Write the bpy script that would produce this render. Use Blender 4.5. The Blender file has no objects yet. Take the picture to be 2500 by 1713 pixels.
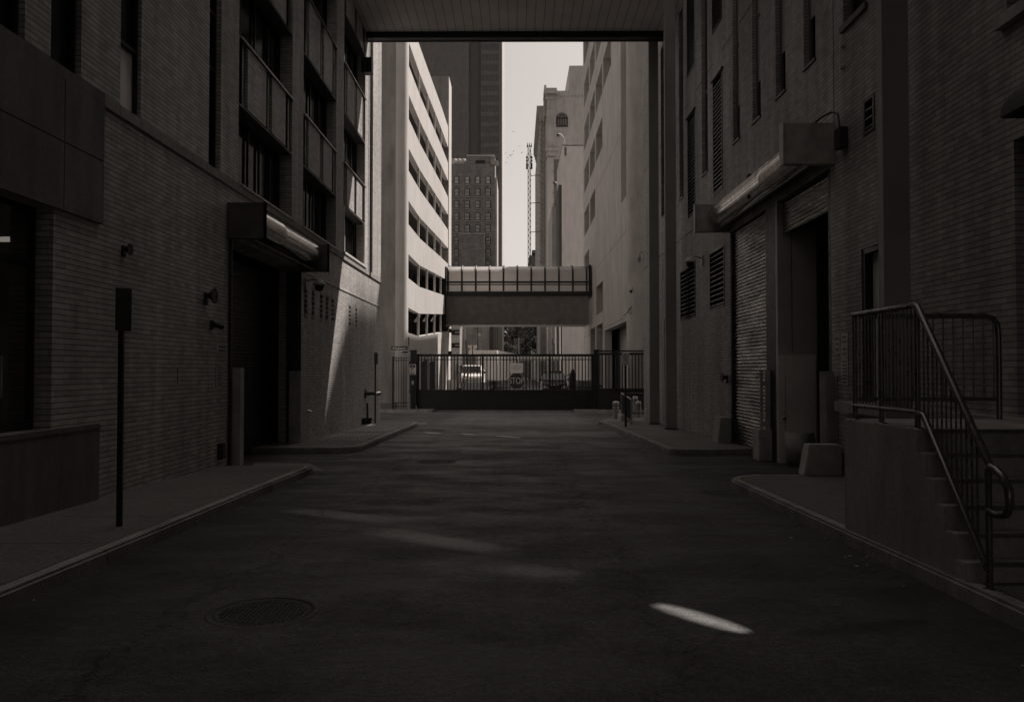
import bpy, bmesh, math, random
from mathutils import Vector, Matrix
R = math.radians
random.seed(7)

# ------------------------------------------------------------------ camera, sky, sun, exposure
sc = bpy.context.scene
col = sc.collection
F, CX, CY = 2000.0, 1250.0, 856.5
VPX, VPY, EYE = 1262.0, 903.0, 1.6
cam_d = bpy.data.cameras.new('camera'); cam = bpy.data.objects.new('camera', cam_d); col.objects.link(cam)
cam_d.lens = 36 * F / 2500; cam_d.sensor_width = 36; cam_d.clip_start = 0.1; cam_d.clip_end = 3000
cam.location = (0, 0, EYE)
cam.rotation_euler = (R(90) + math.atan((VPY - CY) / F), 0, math.atan((VPX - CX) / F))
sc.camera = cam
sc.view_settings.view_transform = 'Standard'; sc.view_settings.look = 'None'
sc.view_settings.exposure = 0.55; sc.view_settings.gamma = 1
SDY, SDZ = 1.12, 2.30
SUN = Vector((1.0, SDY, SDZ)).normalized()
SUN_EL = math.asin(SUN.z); SUN_AZ = math.atan2(SUN.x, SUN.y)
w = bpy.data.worlds.new('World'); sc.world = w; w.use_nodes = True
nt = w.node_tree; nt.nodes.clear()
sky = nt.nodes.new('ShaderNodeTexSky'); sky.sky_type = 'NISHITA'; sky.sun_disc = False
sky.sun_elevation = SUN_EL; sky.sun_rotation = SUN_AZ; sky.dust_density = 3.0; sky.air_density = 1.0
bw = nt.nodes.new('ShaderNodeRGBToBW'); tint = nt.nodes.new('ShaderNodeMix'); tint.data_type = 'RGBA'; tint.blend_type = 'MULTIPLY'
tint.inputs[0].default_value = 1; tint.inputs[7].default_value = (1, .925, .875, 1)
bgn = nt.nodes.new('ShaderNodeBackground'); out = nt.nodes.new('ShaderNodeOutputWorld')
nt.links.new(sky.outputs[0], bw.inputs[0]); nt.links.new(bw.outputs[0], tint.inputs[6])
nt.links.new(tint.outputs[2], bgn.inputs[0]); nt.links.new(bgn.outputs[0], out.inputs[0])
bgn.inputs[1].default_value = 0.10
sd = bpy.data.lights.new('sun', 'SUN'); sd.energy = 4.6; sd.angle = R(0.5); sd.color = (1, .935, .88)
so = bpy.data.objects.new('sun', sd); col.objects.link(so); so.location = (20, 20, 60)
so.rotation_euler = (-SUN).to_track_quat('-Z', 'Y').to_euler()
sc.cycles.max_bounces = 8; sc.cycles.diffuse_bounces = 5; sc.cycles.use_denoising = True
sc.cycles.sample_clamp_indirect = 4

# ------------------------------------------------------------------ helpers
def gz(y):
    y = max(-60.0, min(45.7, y)); return -0.015 * y
def D2x(px, D): return (px - VPX) / F * D
def D2z(py, D): return EYE + (VPY - py) / F * D

class MB:
    def __init__(s): s.v = []; s.f = []; s.sm = []
    def add(s, vs, fs, smooth=False):
        n = len(s.v); s.v += [tuple(p) for p in vs]; s.f += [tuple(i + n for i in f) for f in fs]; s.sm += [smooth] * len(fs); return s
    def box(s, x0, x1, y0, y1, z0, z1):
        x0, x1 = sorted((x0, x1)); y0, y1 = sorted((y0, y1)); z0, z1 = sorted((z0, z1))
        vs = [(x, y, z) for z in (z0, z1) for y in (y0, y1) for x in (x0, x1)]
        return s.add(vs, [(0, 2, 3, 1), (4, 5, 7, 6), (0, 1, 5, 4), (2, 6, 7, 3), (0, 4, 6, 2), (1, 3, 7, 5)])
    def hexa(s, b, t):
        return s.add(list(b) + list(t), [(3, 2, 1, 0), (4, 5, 6, 7), (0, 1, 5, 4), (1, 2, 6, 5), (2, 3, 7, 6), (3, 0, 4, 7)])
    def quad(s, a, b, c, d): return s.add([a, b, c, d], [(0, 1, 2, 3)])
    def prism(s, pts, ax, a, b):
        def mk(p, q):
            return {'x': (q, p[0], p[1]), 'y': (p[0], q, p[1]), 'z': (p[0], p[1], q)}[ax]
        n = len(pts); vs = [mk(p, a) for p in pts] + [mk(p, b) for p in pts]
        fs = [tuple(range(n)), tuple(range(2 * n - 1, n - 1, -1))] + [(i, i + n, (i + 1) % n + n, (i + 1) % n) for i in range(n)]
        return s.add(vs, fs)
    def tube(s, pts, r, n=8, cap=True, r2=None):
        pts = [Vector(p) for p in pts]; rings = []
        up0 = Vector((0, 0, 1)); m = len(pts)
        for i, p in enumerate(pts):
            d = (pts[min(i + 1, m - 1)] - pts[max(i - 1, 0)]).normalized()
            if i == 0:
                u = up0.cross(d)
                if u.length < .05: u = Vector((1, 0, 0)).cross(d)
            else: u = u - d * u.dot(d)
            u.normalize(); v = d.cross(u)
            rr = r if r2 is None else r + (r2 - r) * i / (m - 1)
            rings.append([p + (u * math.cos(2 * math.pi * k / n) + v * math.sin(2 * math.pi * k / n)) * rr for k in range(n)])
        vs = [q for rg in rings for q in rg]; fs = []
        for i in range(m - 1):
            for k in range(n):
                fs.append((i * n + k, i * n + (k + 1) % n, (i + 1) * n + (k + 1) % n, (i + 1) * n + k))
        s.add(vs, fs, True)
        if cap: s.add(rings[0], [tuple(range(n))]); s.add(rings[-1], [tuple(range(n))])
        return s
    def lathe(s, c, prof, n=20, ax='z'):
        vs = []
        for (r, h) in prof:
            for k in range(n):
                a = 2 * math.pi * k / n; u, v = r * math.cos(a), r * math.sin(a)
                vs.append({'z': (c[0] + u, c[1] + v, c[2] + h), 'y': (c[0] + u, c[1] + h, c[2] + v), 'x': (c[0] + h, c[1] + u, c[2] + v)}[ax])
        fs = [(i * n + k, i * n + (k + 1) % n, (i + 1) * n + (k + 1) % n, (i + 1) * n + k) for i in range(len(prof) - 1) for k in range(n)]
        s.add(vs, fs, True)
        s.add(vs[:n], [tuple(range(n))]); s.add(vs[-n:], [tuple(range(n))])
        return s
    def build(s, name, m, parent=None, bevel=0, loc=None):
        me = bpy.data.meshes.new(name); me.from_pydata(s.v, [], s.f); me.materials.append(m)
        for p, sm in zip(me.polygons, s.sm): p.use_smooth = sm
        bm = bmesh.new(); bm.from_mesh(me); bmesh.ops.recalc_face_normals(bm, faces=bm.faces)
        if bevel:
            es = [e for e in bm.edges if len(e.link_faces) == 2 and e.calc_face_angle(0) > .6]
            bmesh.ops.bevel(bm, geom=es, offset=bevel, segments=2, affect='EDGES', clamp_overlap=True)
        bm.to_mesh(me); bm.free()
        o = bpy.data.objects.new(name, me); col.objects.link(o)
        if parent: o.parent = parent; o.matrix_parent_inverse = Matrix.Translation(-Vector(parent.location)) if parent.type == 'EMPTY' and parent.parent is None else Matrix.Identity(4)
        return o
def tag(o, label=None, cat=None, group=None, kind=None):
    if label: o['label'] = label
    if cat: o['category'] = cat
    if group: o['group'] = group
    if kind: o['kind'] = kind
    return o
def thing(name, label, cat, loc=(0, 0, 0), group=None):
    o = bpy.data.objects.new(name, None); col.objects.link(o); o.location = loc; o.empty_display_size = .2
    return tag(o, label, cat, group)
def struct(o): o['kind'] = 'structure'; return o
def copy_thing(root, loc, label=None, rz=None):
    r = root.copy(); col.objects.link(r); r.location = loc
    if rz is not None: r.rotation_euler = (0, 0, rz)
    if label: r['label'] = label
    def rec(src, dst):
        for ch in list(src.children):
            c = ch.copy(); col.objects.link(c); c.parent = dst; rec(ch, c)
    rec(root, r)
    return r
def text(name, body, size, m, loc, rot, parent, ax='CENTER', bold=0.0):
    c = bpy.data.curves.new(name, 'FONT'); c.body = body; c.size = size; c.align_x = ax; c.align_y = 'CENTER'; c.extrude = .002; c.offset = bold
    c.materials.append(m)
    tmp = bpy.data.objects.new('tmp', c); col.objects.link(tmp); bpy.context.view_layer.update()
    me = bpy.data.meshes.new_from_object(tmp.evaluated_get(bpy.context.evaluated_depsgraph_get())); bpy.data.objects.remove(tmp); bpy.data.curves.remove(c)
    me.name = name; o = bpy.data.objects.new(name, me); col.objects.link(o); o.location = loc; o.rotation_euler = rot
    if parent:
        o.parent = parent
        if parent.type == 'EMPTY': o.matrix_parent_inverse = Matrix.Translation(-Vector(parent.location))
    return o

# ------------------------------------------------------------------ materials
T = (1.0, .94, .895)
def C(v): return (v * T[0], v * T[1], v * T[2], 1)
def newmat(name):
    m = bpy.data.materials.new(name); m.use_nodes = True; n = m.node_tree
    b = n.nodes['Principled BSDF']; return m, n, b
def mathn(n, op, a, b=None, c=None):
    x = n.nodes.new('ShaderNodeMath'); x.operation = op
    for i, q in enumerate((a, b, c)):
        if q is None: continue
        if isinstance(q, (int, float)): x.inputs[i].default_value = q
        else: n.links.new(q, x.inputs[i])
    return x.outputs[0]
def mul(n, A, B, fac=1.0):
    x = n.nodes.new('ShaderNodeMix'); x.data_type = 'RGBA'; x.blend_type = 'MULTIPLY'; x.inputs[0].default_value = fac
    n.links.new(A, x.inputs[6])
    if isinstance(B, tuple): x.inputs[7].default_value = B
    else: n.links.new(B, x.inputs[7])
    return x.outputs[2]
def ramp(n, src, p0, v0, p1, v1):
    x = n.nodes.new('ShaderNodeMapRange'); x.inputs[1].default_value = p0; x.inputs[2].default_value = p1
    x.inputs[3].default_value = v0; x.inputs[4].default_value = v1; x.clamp = True; n.links.new(src, x.inputs[0]); return x.outputs[0]
def pos(n, sx=1, sy=1, sz=1, obj=False):
    if obj: g = n.nodes.new('ShaderNodeTexCoord').outputs['Object']
    else: g = n.nodes.new('ShaderNodeNewGeometry').outputs['Position']
    mp = n.nodes.new('ShaderNodeMapping'); mp.inputs[3].default_value = (sx, sy, sz); n.links.new(g, mp.inputs[0]); return mp.outputs[0]
def noise(n, vec, scale, detail=4, rough=.55):
    x = n.nodes.new('ShaderNodeTexNoise'); x.inputs['Scale'].default_value = scale; x.inputs['Detail'].default_value = detail
    x.inputs['Roughness'].default_value = rough; n.links.new(vec, x.inputs['Vector']); return x.outputs[0]
def bump(n, b, h, dist=.01, st=.5):
    x = n.nodes.new('ShaderNodeBump'); x.inputs['Distance'].default_value = dist; x.inputs['Strength'].default_value = st
    n.links.new(h, x.inputs['Height']); n.links.new(x.outputs[0], b.inputs['Normal'])
def plain(name, v, rough=.6, metal=0.0, var=.25, nscale=6, bumpd=0.0, spec=.4):
    m, n, b = newmat(name); p = pos(n)
    f = noise(n, p, nscale, 5); k = ramp(n, f, .3, 1 - var, .7, 1 + var)
    rgb = n.nodes.new('ShaderNodeRGB'); rgb.outputs[0].default_value = C(v)
    n.links.new(mul(n, rgb.outputs[0], k), b.inputs['Base Color'])
    b.inputs['Metallic'].default_value = metal; b.inputs['Specular IOR Level'].default_value = spec
    n.links.new(ramp(n, noise(n, p, nscale * 2.3, 3), .3, max(.05, rough - .1), .7, min(1, rough + .1)), b.inputs['Roughness'])
    if bumpd: bump(n, b, noise(n, p, nscale * 8, 4), bumpd, .4)
    return m
def brick(name, v, bed=.35, vertj=.8, course=.0677, length=.203, rough=.62, contrast=.22, spec=.4, stain=.25):
    m, n, b = newmat(name)
    g = n.nodes.new('ShaderNodeNewGeometry'); s = n.nodes.new('ShaderNodeSeparateXYZ'); n.links.new(g.outputs['Position'], s.inputs[0])
    u = mathn(n, 'ADD', s.outputs[0], s.outputs[1]); cb = n.nodes.new('ShaderNodeCombineXYZ')
    n.links.new(u, cb.inputs[0]); n.links.new(s.outputs[2], cb.inputs[1])
    t = n.nodes.new('ShaderNodeTexBrick'); n.links.new(cb.outputs[0], t.inputs['Vector'])
    t.inputs['Color1'].default_value = C(v * (1 + contrast)); t.inputs['Color2'].default_value = C(v * (1 - contrast)); t.inputs['Mortar'].default_value = C(v * vertj)
    t.inputs['Scale'].default_value = 1; t.inputs['Mortar Size'].default_value = .0055; t.inputs['Mortar Smooth'].default_value = .3
    t.inputs['Brick Width'].default_value = length; t.inputs['Row Height'].default_value = course; t.offset = .5; t.inputs['Bias'].default_value = 0
    fr = mathn(n, 'FRACT', mathn(n, 'DIVIDE', s.outputs[2], course))
    jag = noise(n, cb.outputs[0], 14, 3)
    edge = mathn(n, 'ADD', fr, ramp(n, jag, .3, -.05, .7, .05))
    msk = ramp(n, edge, .10, bed, .22, 1.0)
    big = noise(n, pos(n, 1, 1, .35), .7, 5); big2 = noise(n, pos(n, 3, 3, .15), 1.2, 4)
    c = mul(n, t.outputs['Color'], msk); c = mul(n, c, ramp(n, big, .25, 1 - stain, .75, 1 + stain)); c = mul(n, c, ramp(n, big2, .3, 1 - stain * .7, .7, 1 + stain * .7))
    n.links.new(c, b.inputs['Base Color']); b.inputs['Specular IOR Level'].default_value = spec
    n.links.new(ramp(n, noise(n, cb.outputs[0], 9, 2), .3, rough - .12, .7, rough + .12), b.inputs['Roughness'])
    h = mathn(n, 'ADD', msk, mathn(n, 'MULTIPLY', noise(n, pos(n), 60, 3), .25))
    bump(n, b, h, .006, .4)
    return m
def concrete(name, v, stain=.3, vert=True, rough=.8, joint=0.0, jdir='x', jaxis='u', fine=.12, jdark=.5):
    m, n, b = newmat(name)
    base = n.nodes.new('ShaderNodeRGB'); base.outputs[0].default_value = C(v)
    big = noise(n, pos(n), .6, 6, .6); st = noise(n, pos(n, 1.6, 1.6, .3), 1.3, 8, .7); fi = noise(n, pos(n), 25, 4)
    c = mul(n, base.outputs[0], ramp(n, big, .25, 1 - stain * .6, .75, 1 + stain * .4))
    if vert: c = mul(n, c, ramp(n, st, .3, 1 - stain, .62, 1.03))
    c = mul(n, c, ramp(n, fi, .3, 1 - fine, .7, 1 + fine))
    if joint:
        g = n.nodes.new('ShaderNodeNewGeometry'); s = n.nodes.new('ShaderNodeSeparateXYZ'); n.links.new(g.outputs['Position'], s.inputs[0])
        u = mathn(n, 'ADD', s.outputs[0], s.outputs[1]) if jaxis == 'u' else s.outputs[{'x': 0, 'y': 1, 'z': 2}[jaxis]]
        fr = mathn(n, 'FRACT', mathn(n, 'DIVIDE', u, joint))
        c = mul(n, c, ramp(n, fr, .03 / joint * .5, jdark, .03 / joint, 1.0))
    n.links.new(c, b.inputs['Base Color']); b.inputs['Roughness'].default_value = rough; b.inputs['Specular IOR Level'].default_value = .3
    bump(n, b, fi, .006, .35)
    return m
def asphalt(name, v):
    m, n, b = newmat(name); p = pos(n)
    base = n.nodes.new('ShaderNodeRGB'); base.outputs[0].default_value = C(v)
    gr = noise(n, p, 70, 2, .75); g2 = noise(n, p, 16, 5, .75); md = noise(n, pos(n, .8, 1.2, 1), .9, 9, .75); bg = noise(n, pos(n, .35, 1, 1), .3, 4)
    st = noise(n, pos(n, .7, 1.5, 1), .8, 9, .72); wr = noise(n, pos(n, 2.2, .12, 1), 1.0, 5, .6)
    c = mul(n, base.outputs[0], ramp(n, gr, .3, .45, .7, 1.75)); c = mul(n, c, ramp(n, g2, .35, .65, .65, 1.35))
    c = mul(n, c, ramp(n, md, .38, .78, .6, 1.15)); c = mul(n, c, ramp(n, bg, .3, .7, .7, 1.3))
    c = mul(n, c, ramp(n, st, .36, .35, .44, 1.0)); c = mul(n, c, ramp(n, wr, .35, .85, .65, 1.15))
    nz = n.nodes.new('ShaderNodeTexNoise'); nz.inputs['Scale'].default_value = 1.1; nz.inputs['Detail'].default_value = 7; nz.inputs['Roughness'].default_value = .7; n.links.new(p, nz.inputs['Vector'])
    sep = n.nodes.new('ShaderNodeSeparateColor'); n.links.new(nz.outputs[1], sep.inputs[0]); ps = n.nodes.new('ShaderNodeSeparateXYZ'); n.links.new(p, ps.inputs[0])
    cks = []
    for (ax_, off, amp, msk_) in ((1, 6.9, 1.1, 0), (1, 12.6, .9, 1), (0, .9, .9, 1), (1, 20.1, .8, 0), (0, -2.3, .7, 0)):
        dd_ = mathn(n, 'ABSOLUTE', mathn(n, 'SUBTRACT', mathn(n, 'ADD', ps.outputs[ax_], mathn(n, 'MULTIPLY', mathn(n, 'SUBTRACT', sep.outputs[msk_], .5), amp * 2)), off))
        cks.append(ramp(n, dd_, .008, .3, .022, 1.0))
    ck = cks[0]
    for q in cks[1:]: ck = mathn(n, 'MULTIPLY', ck, q)
    c = mul(n, c, ck, .85)
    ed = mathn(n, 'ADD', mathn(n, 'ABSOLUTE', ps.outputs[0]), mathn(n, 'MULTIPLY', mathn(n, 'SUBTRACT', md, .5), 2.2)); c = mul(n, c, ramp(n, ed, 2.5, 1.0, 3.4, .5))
    n.links.new(c, b.inputs['Base Color'])
    n.links.new(ramp(n, st, .3, .35, .6, .8), b.inputs['Roughness']); b.inputs['Specular IOR Level'].default_value = .35
    bump(n, b, mathn(n, 'ADD', mathn(n, 'ADD', gr, mathn(n, 'MULTIPLY', g2, 1.2)), mathn(n, 'MULTIPLY', ck, .8)), .012, .8)
    return m
def glass(name, v=.02, rough=.12, spec=.3, var=.3):
    m, n, b = newmat(name); p = pos(n)
    base = n.nodes.new('ShaderNodeRGB'); base.outputs[0].default_value = C(v)
    n.links.new(mul(n, base.outputs[0], ramp(n, noise(n, p, .9, 3), .3, 1 - var, .7, 1 + var)), b.inputs['Base Color'])
    b.inputs['Roughness'].default_value = rough; b.inputs['Specular IOR Level'].default_value = spec
    bump(n, b, noise(n, p, 1.4, 2), .01, .15)
    return m
M = dict(
    brickL=brick('painted_brick_dark_joints', .52, bed=.36, vertj=.82, rough=.55, contrast=.2, stain=.26),
    brickL2=brick('spandrel_brick', .52, bed=.25, vertj=.8, rough=.5),
    brickR=brick('grey_painted_brick', .36, bed=.5, vertj=.66, contrast=.2, stain=.32),
    brickFar=brick('hotel_brick', .22, bed=.7, vertj=.8, course=.3, length=.9, contrast=.18),
    brickMid=brick('far_brick', .42, bed=.75, vertj=.8, course=.15, length=.5, contrast=.12),
    stone=concrete('belt_stone', .36, .2, joint=.61),
    asphalt=asphalt('asphalt', .06), asphalt2=asphalt('street_asphalt', .10),
    walk=concrete('sidewalk_concrete', .15, .5, vert=False, joint=1.5, jaxis='y', jdark=.4, fine=.3),
    kerb=concrete('kerb_stone', .36, .5, joint=2.4, jaxis='y'),
    ground=concrete('ground', .1, .3, vert=False),
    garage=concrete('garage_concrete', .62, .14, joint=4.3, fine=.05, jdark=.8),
    garageShade=concrete('garage_shaded_concrete', .34, .35, joint=3.0, jaxis='z', jdark=.85),  # garage concrete again, shade of the unlit faces put into a darker tone
    garageR=concrete('right_garage_concrete', .48, .25, joint=2.15, fine=.06, jdark=.85),
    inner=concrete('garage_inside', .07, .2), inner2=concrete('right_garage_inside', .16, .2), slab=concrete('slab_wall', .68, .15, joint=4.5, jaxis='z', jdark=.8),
    retain=concrete('retaining_wall', .38, .4), panel=concrete('fascia_panel', .21, .4),
    soffit=concrete('bridge_soffit', .62, .35, vert=False, joint=.305, jaxis='x', jdark=.35),
    steel=plain('brown_steel_paint', .10, .5, 0, .12, 3), column=plain('column_paint', .30, .55, 0, .1, 1.2),
    black=plain('black_paint', .018, .45, 0, .2, 4), blackm=plain('black_gate_paint', .022, .4, 0, .15, 3),
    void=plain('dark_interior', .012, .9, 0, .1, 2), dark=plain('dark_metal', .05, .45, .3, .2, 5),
    frame=plain('window_frame_dark', .04, .4, .4, .15, 3), metal=plain('galvanised_metal', .32, .38, .8, .3, 5),
    housing=plain('housing_sheet', .15, .42, .5, .25, 3), drum=plain('roller_drum_steel', .55, .17, 1.0, .35, 6),
    guard=plain('guard_steel_paint', .46, .5, .1, .25, 4), white=plain('white_paint', .7, .5, 0, .06, 3),
    pale=plain('pale_stone_trim', .5, .7, 0, .1, 5), signw=plain('sign_face', .9, .5, 0, .05, 3),
    signd=plain('dark_sign_face', .06, .45, 0, .1, 3), signr=plain('stop_sign_face', .055, .4, 0, .06, 3),
    letter=plain('lettering_light', .75, .5, 0, .03, 3), letterw=plain('lettering_white', .95, .5, 0, .03, 3), letterk=plain('lettering_dark', .03, .5, 0, .03, 3),
    rail=plain('painted_rail', .16, .3, .6, .1, 3), glassd=glass('dark_glass'), glassb=glass('reflection_glass', .95, .15, .6, .25),
    tower=concrete('tower_stone', .17, .25, fine=.05), tower2=concrete('tower_stone_strip', .12, .15, fine=.05),
    ornate=concrete('ornate_stone', .48, .3, joint=2.2, jaxis='z', jdark=.7), ornwall=concrete('ornate_side_wall', .50, .2),
    corr=plain('corrugated_metal', .30, .45, .4, .2, 2), pole=plain('pole_grey', .30, .5, .4, .2, 5),
    plate=concrete('patched_concrete', .2, .3, vert=False), iron=plain('cast_iron', .075, .75, .1, .3, 20),
    sun_dash=plain('sun_dash_colour', .95, .7, 0, .25, 30), car_w=plain('white_car_paint', .75, .25, 0, .05, 2), car_d=plain('dark_car_paint', .03, .2, .2, .1, 2),
    car_g=plain('grey_car_paint', .05, .25, .3, .1, 2), tyre=plain('tyre_rubber', .02, .8, 0, .1, 8), chrome=plain('chrome', .6, .15, 1, .1, 4),
    lampg=plain('head_lamp_glass', .6, .1, 0, .1, 4), leaf=plain('leaves', .28, .6, 0, .5, 3), bark=plain('bark', .09, .8, 0, .3, 5),
    door=plain('door_paint', .8, .5, 0, .08, 2), alcove=plain('alcove_panel', .5, .55, .1, .1, 2),
)
def emis(name, v, st):
    m, n, b = newmat(name); b.inputs['Base Color'].default_value = C(v); b.inputs['Emission Color'].default_value = C(1); b.inputs['Emission Strength'].default_value = st; return m
M['tube'] = emis('lamp_tube', .6, .3)
# roller door: shiny scuffed steel
m, n, b = newmat('roller_slats'); p = pos(n)
base = n.nodes.new('ShaderNodeRGB'); base.outputs[0].default_value = C(.24)
dirt = noise(n, pos(n, 1, .5, 2.6), 1.5, 8, .75)
n.links.new(mul(n, base.outputs[0], ramp(n, dirt, .38, .5, .6, 1.4)), b.inputs['Base Color'])
b.inputs['Metallic'].default_value = 1.0; n.links.new(ramp(n, dirt, .35, .38, .6, .2), b.inputs['Roughness'])
bump(n, b, noise(n, pos(n, 1, 1, 6), 5, 3), .006, .3); M['slats'] = m
# frosted curved glass of the walkway
m, n, b = newmat('frosted_walkway_glass'); b.inputs['Base Color'].default_value = C(.55); b.inputs['Roughness'].default_value = .18
tr = n.nodes.new('ShaderNodeBsdfTranslucent'); tr.inputs[0].default_value = C(.8); mx = n.nodes.new('ShaderNodeMixShader')
n.links.new(ramp(n, noise(n, pos(n, .6, .6, 1.2), .7, 4), .35, .35, .65, .8), mx.inputs[0])
n.links.new(b.outputs[0], mx.inputs[1]); n.links.new(tr.outputs[0], mx.inputs[2]); n.links.new(mx.outputs[0], n.nodes['Material Output'].inputs[0]); M['frost'] = m

XL, XR = -5.3, 5.2
# ------------------------------------------------------------------ ground, roads, pavements
def sheet(name, pts, dz, m, sub=None):
    mb = MB(); vs = []
    mb.add([(x, y, gz(y) + dz) for x, y in pts], [tuple(range(len(pts)))]); return struct(mb.build(name, m))
g = MB(); ys = [-400, -60, 45.7, 1500]
vs = [(x, y, gz(y) - .012) for y in ys for x in (-900, 900)]
g.add(vs, [(0, 1, 3, 2), (2, 3, 5, 4), (4, 5, 7, 6)]); struct(g.build('ground', M['ground']))
sheet('alley_road', [(-7, -40), (7, -40), (7, 31.2), (-7, 31.2)], 0, M['asphalt'])
sheet('cross_street', [(-60, 31.2), (60, 31.2), (60, 43.6), (-60, 43.6)], 0, M['asphalt2'])
g = MB(); g.add([(-6, 43.6, gz(43.6)), (20, 43.6, gz(43.6)), (20, 45.7, gz(45.7)), (-6, 45.7, gz(45.7)), (20, 130, gz(46)), (-6, 130, gz(46))], [(0, 1, 2, 3), (3, 2, 4, 5)])
struct(g.build('parking_lot', M['asphalt2']))
def slab(name, pts, h, m, bevel=.02, dz=.35):
    mb = MB(); n_ = len(pts)
    vs = [(x, y, gz(y) + h) for x, y in pts] + [(x, y, gz(y) - dz) for x, y in pts]
    fs = [tuple(range(n_)), tuple(range(2 * n_ - 1, n_ - 1, -1))] + [(i, i + n_, (i + 1) % n_ + n_, (i + 1) % n_) for i in range(n_)]
    mb.add(vs, fs); return struct(mb.build(name, m, bevel=bevel))
def arc(cx, cy, r, a0, a1, n_=8): return [(cx + r * math.cos(R(a0 + (a1 - a0) * i / n_)), cy + r * math.sin(R(a0 + (a1 - a0) * i / n_))) for i in range(n_ + 1)]
KW = .16
def walk_and_kerb(inner, outer, h=.13):
    slab('sidewalk', inner, h, M['walk'], bevel=0)
    mb = MB(); n_ = len(outer)
    for i in range(n_ - 1):
        (ax, ay), (bx, by) = outer[i][0], outer[i + 1][0]; (cx, cy), (dx, dy) = outer[i][1], outer[i + 1][1]
        hh = h + .004
        mb.hexa([(ax, ay, gz(ay) - .3), (bx, by, gz(by) - .3), (dx, dy, gz(dy) - .3), (cx, cy, gz(cy) - .3)],
                [(ax, ay, gz(ay) + hh), (bx, by, gz(by) + hh), (dx, dy, gz(dy) + hh), (cx, cy, gz(cy) + hh)])
    bm = bmesh.new(); me = bpy.data.meshes.new('kerb'); me.from_pydata(mb.v, [], mb.f); bm.from_mesh(me)
    bmesh.ops.remove_doubles(bm, verts=bm.verts, dist=.0005)
    # drop the inner partition faces between successive kerb stones
    seen = {}
    for f_ in bm.faces: seen.setdefault(tuple(sorted(v.index for v in f_.verts)), []).append(f_)
    dd = [f_ for fl in seen.values() if len(fl) > 1 for f_ in fl]
    if dd: bmesh.ops.delete(bm, geom=dd, context='FACES')
    bmesh.ops.recalc_face_normals(bm, faces=bm.faces)
    es = [e for e in bm.edges if len(e.link_faces) == 2 and e.calc_face_angle(0) > .9]
    bmesh.ops.bevel(bm, geom=es, offset=.025, segments=2, affect='EDGES', clamp_overlap=True)
    bm.to_mesh(me); bm.free(); me.materials.append(M['kerb']); o = bpy.data.objects.new('kerb', me); col.objects.link(o); struct(o)
def ring(pts, offs):
    res = []
    for i, (x, y) in enumerate(pts):
        a = pts[max(i - 1, 0)]; b_ = pts[min(i + 1, len(pts) - 1)]
        dx, dy = b_[0] - a[0], b_[1] - a[1]; l = math.hypot(dx, dy); res.append(((x, y), (x - dy / l * offs, y + dx / l * offs)))
    return res
# left near pavement
pl = [(-3.6, -20)] + [(-3.6 + .012 * math.sin(y_ * 1.7), y_) for y_ in (-10, 0, 4, 8, 11)] + [(-3.58, 14.4)]
rg = ring(pl, KW); walk_and_kerb([(XL - .3, -20)] + [q[1] for q in rg] + [(-3.76, 14.5), (XL - .3, 14.5)], rg)
# left far pavement with the rounded corner
pl = [(-6.4, 18.4), (-4.6, 18.4)] + arc(-4.3, 19.1, .7, -90, 0, 6)[1:] + [(-3.6, 22), (-3.6, 26), (-3.6, 29.6), (-3.75, 30.8)]
rg = ring(pl, KW); walk_and_kerb([q[1] for q in rg] + [(-3.9, 31.2), (XL - .3, 31.2), (-6.4, 20)], rg)
sheet('ramp', [(-5.3, 31.2), (-3.5, 31.2), (-3.5, 32.4), (-5.3, 32.4)], .004, M['plate'])
# right near pavement
pl = [(5.6, 13.1), (4.6, 13.15)] + arc(4.0, 12.4, .75, 90, 180, 7)[1:] + [(3.25, 10), (3.25, 8), (3.26, 6), (3.25, 2), (3.25, -20)]
rg = ring(pl, KW); walk_and_kerb([q[1] for q in rg] + [(5.6, -20)], rg)
# right far pavement
pl = [(3.2, 31.0), (3.25, 27), (3.3, 22), (3.35, 18.6)] + arc(3.75, 18.4, .4, 180, 270, 5)[1:] + [(4.4, 18.0), (5.25, 18.25)]
rg = ring(pl, KW); walk_and_kerb([q[1] for q in rg] + [(5.5, 18.4), (5.5, 31.0)], rg)
# kerb and pavement on the far side of the cross street
slab('kerb', [(-60, 43.3), (-4.75, 43.3), (-4.5, 43.5), (-4.5, 43.55), (-60, 43.55)], .14, M['kerb'], .02)
slab('sidewalk', [(-60, 43.55), (-4.52, 43.55), (-4.52, 46.0), (-60, 46.0)], .135, M['walk'], 0)
slab('kerb', [(3.05, 43.3), (60, 43.3), (60, 43.55), (3.05, 43.55)], .14, M['kerb'], .02)
slab('sidewalk', [(3.07, 43.55), (60, 43.55), (60, 44.78), (3.07, 44.78)], .135, M['walk'], 0)
slab('kerb', [(3.12, 31.5), (6.4, 31.4), (6.4, 36.0), (4.2, 36.0), (3.6, 34.6)], .05, M['walk'], .01)
sheet('gutter', [(-12, 42.7), (12, 42.7), (12, 43.28), (-12, 43.28)], .004, M['plate'])
sheet('road_patch', [(-1.6, 24.3), (3.1, 24.0), (3.15, 26.3), (-1.0, 26.5)], .004, M['asphalt2'])
sheet('road_patch', [(-3.5, 14.9), (-4.9, 14.9), (-5.2, 16.3), (-4.1, 16.2)], .004, M['plate'])
lt = MB(); rnd = random.Random(3)
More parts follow.
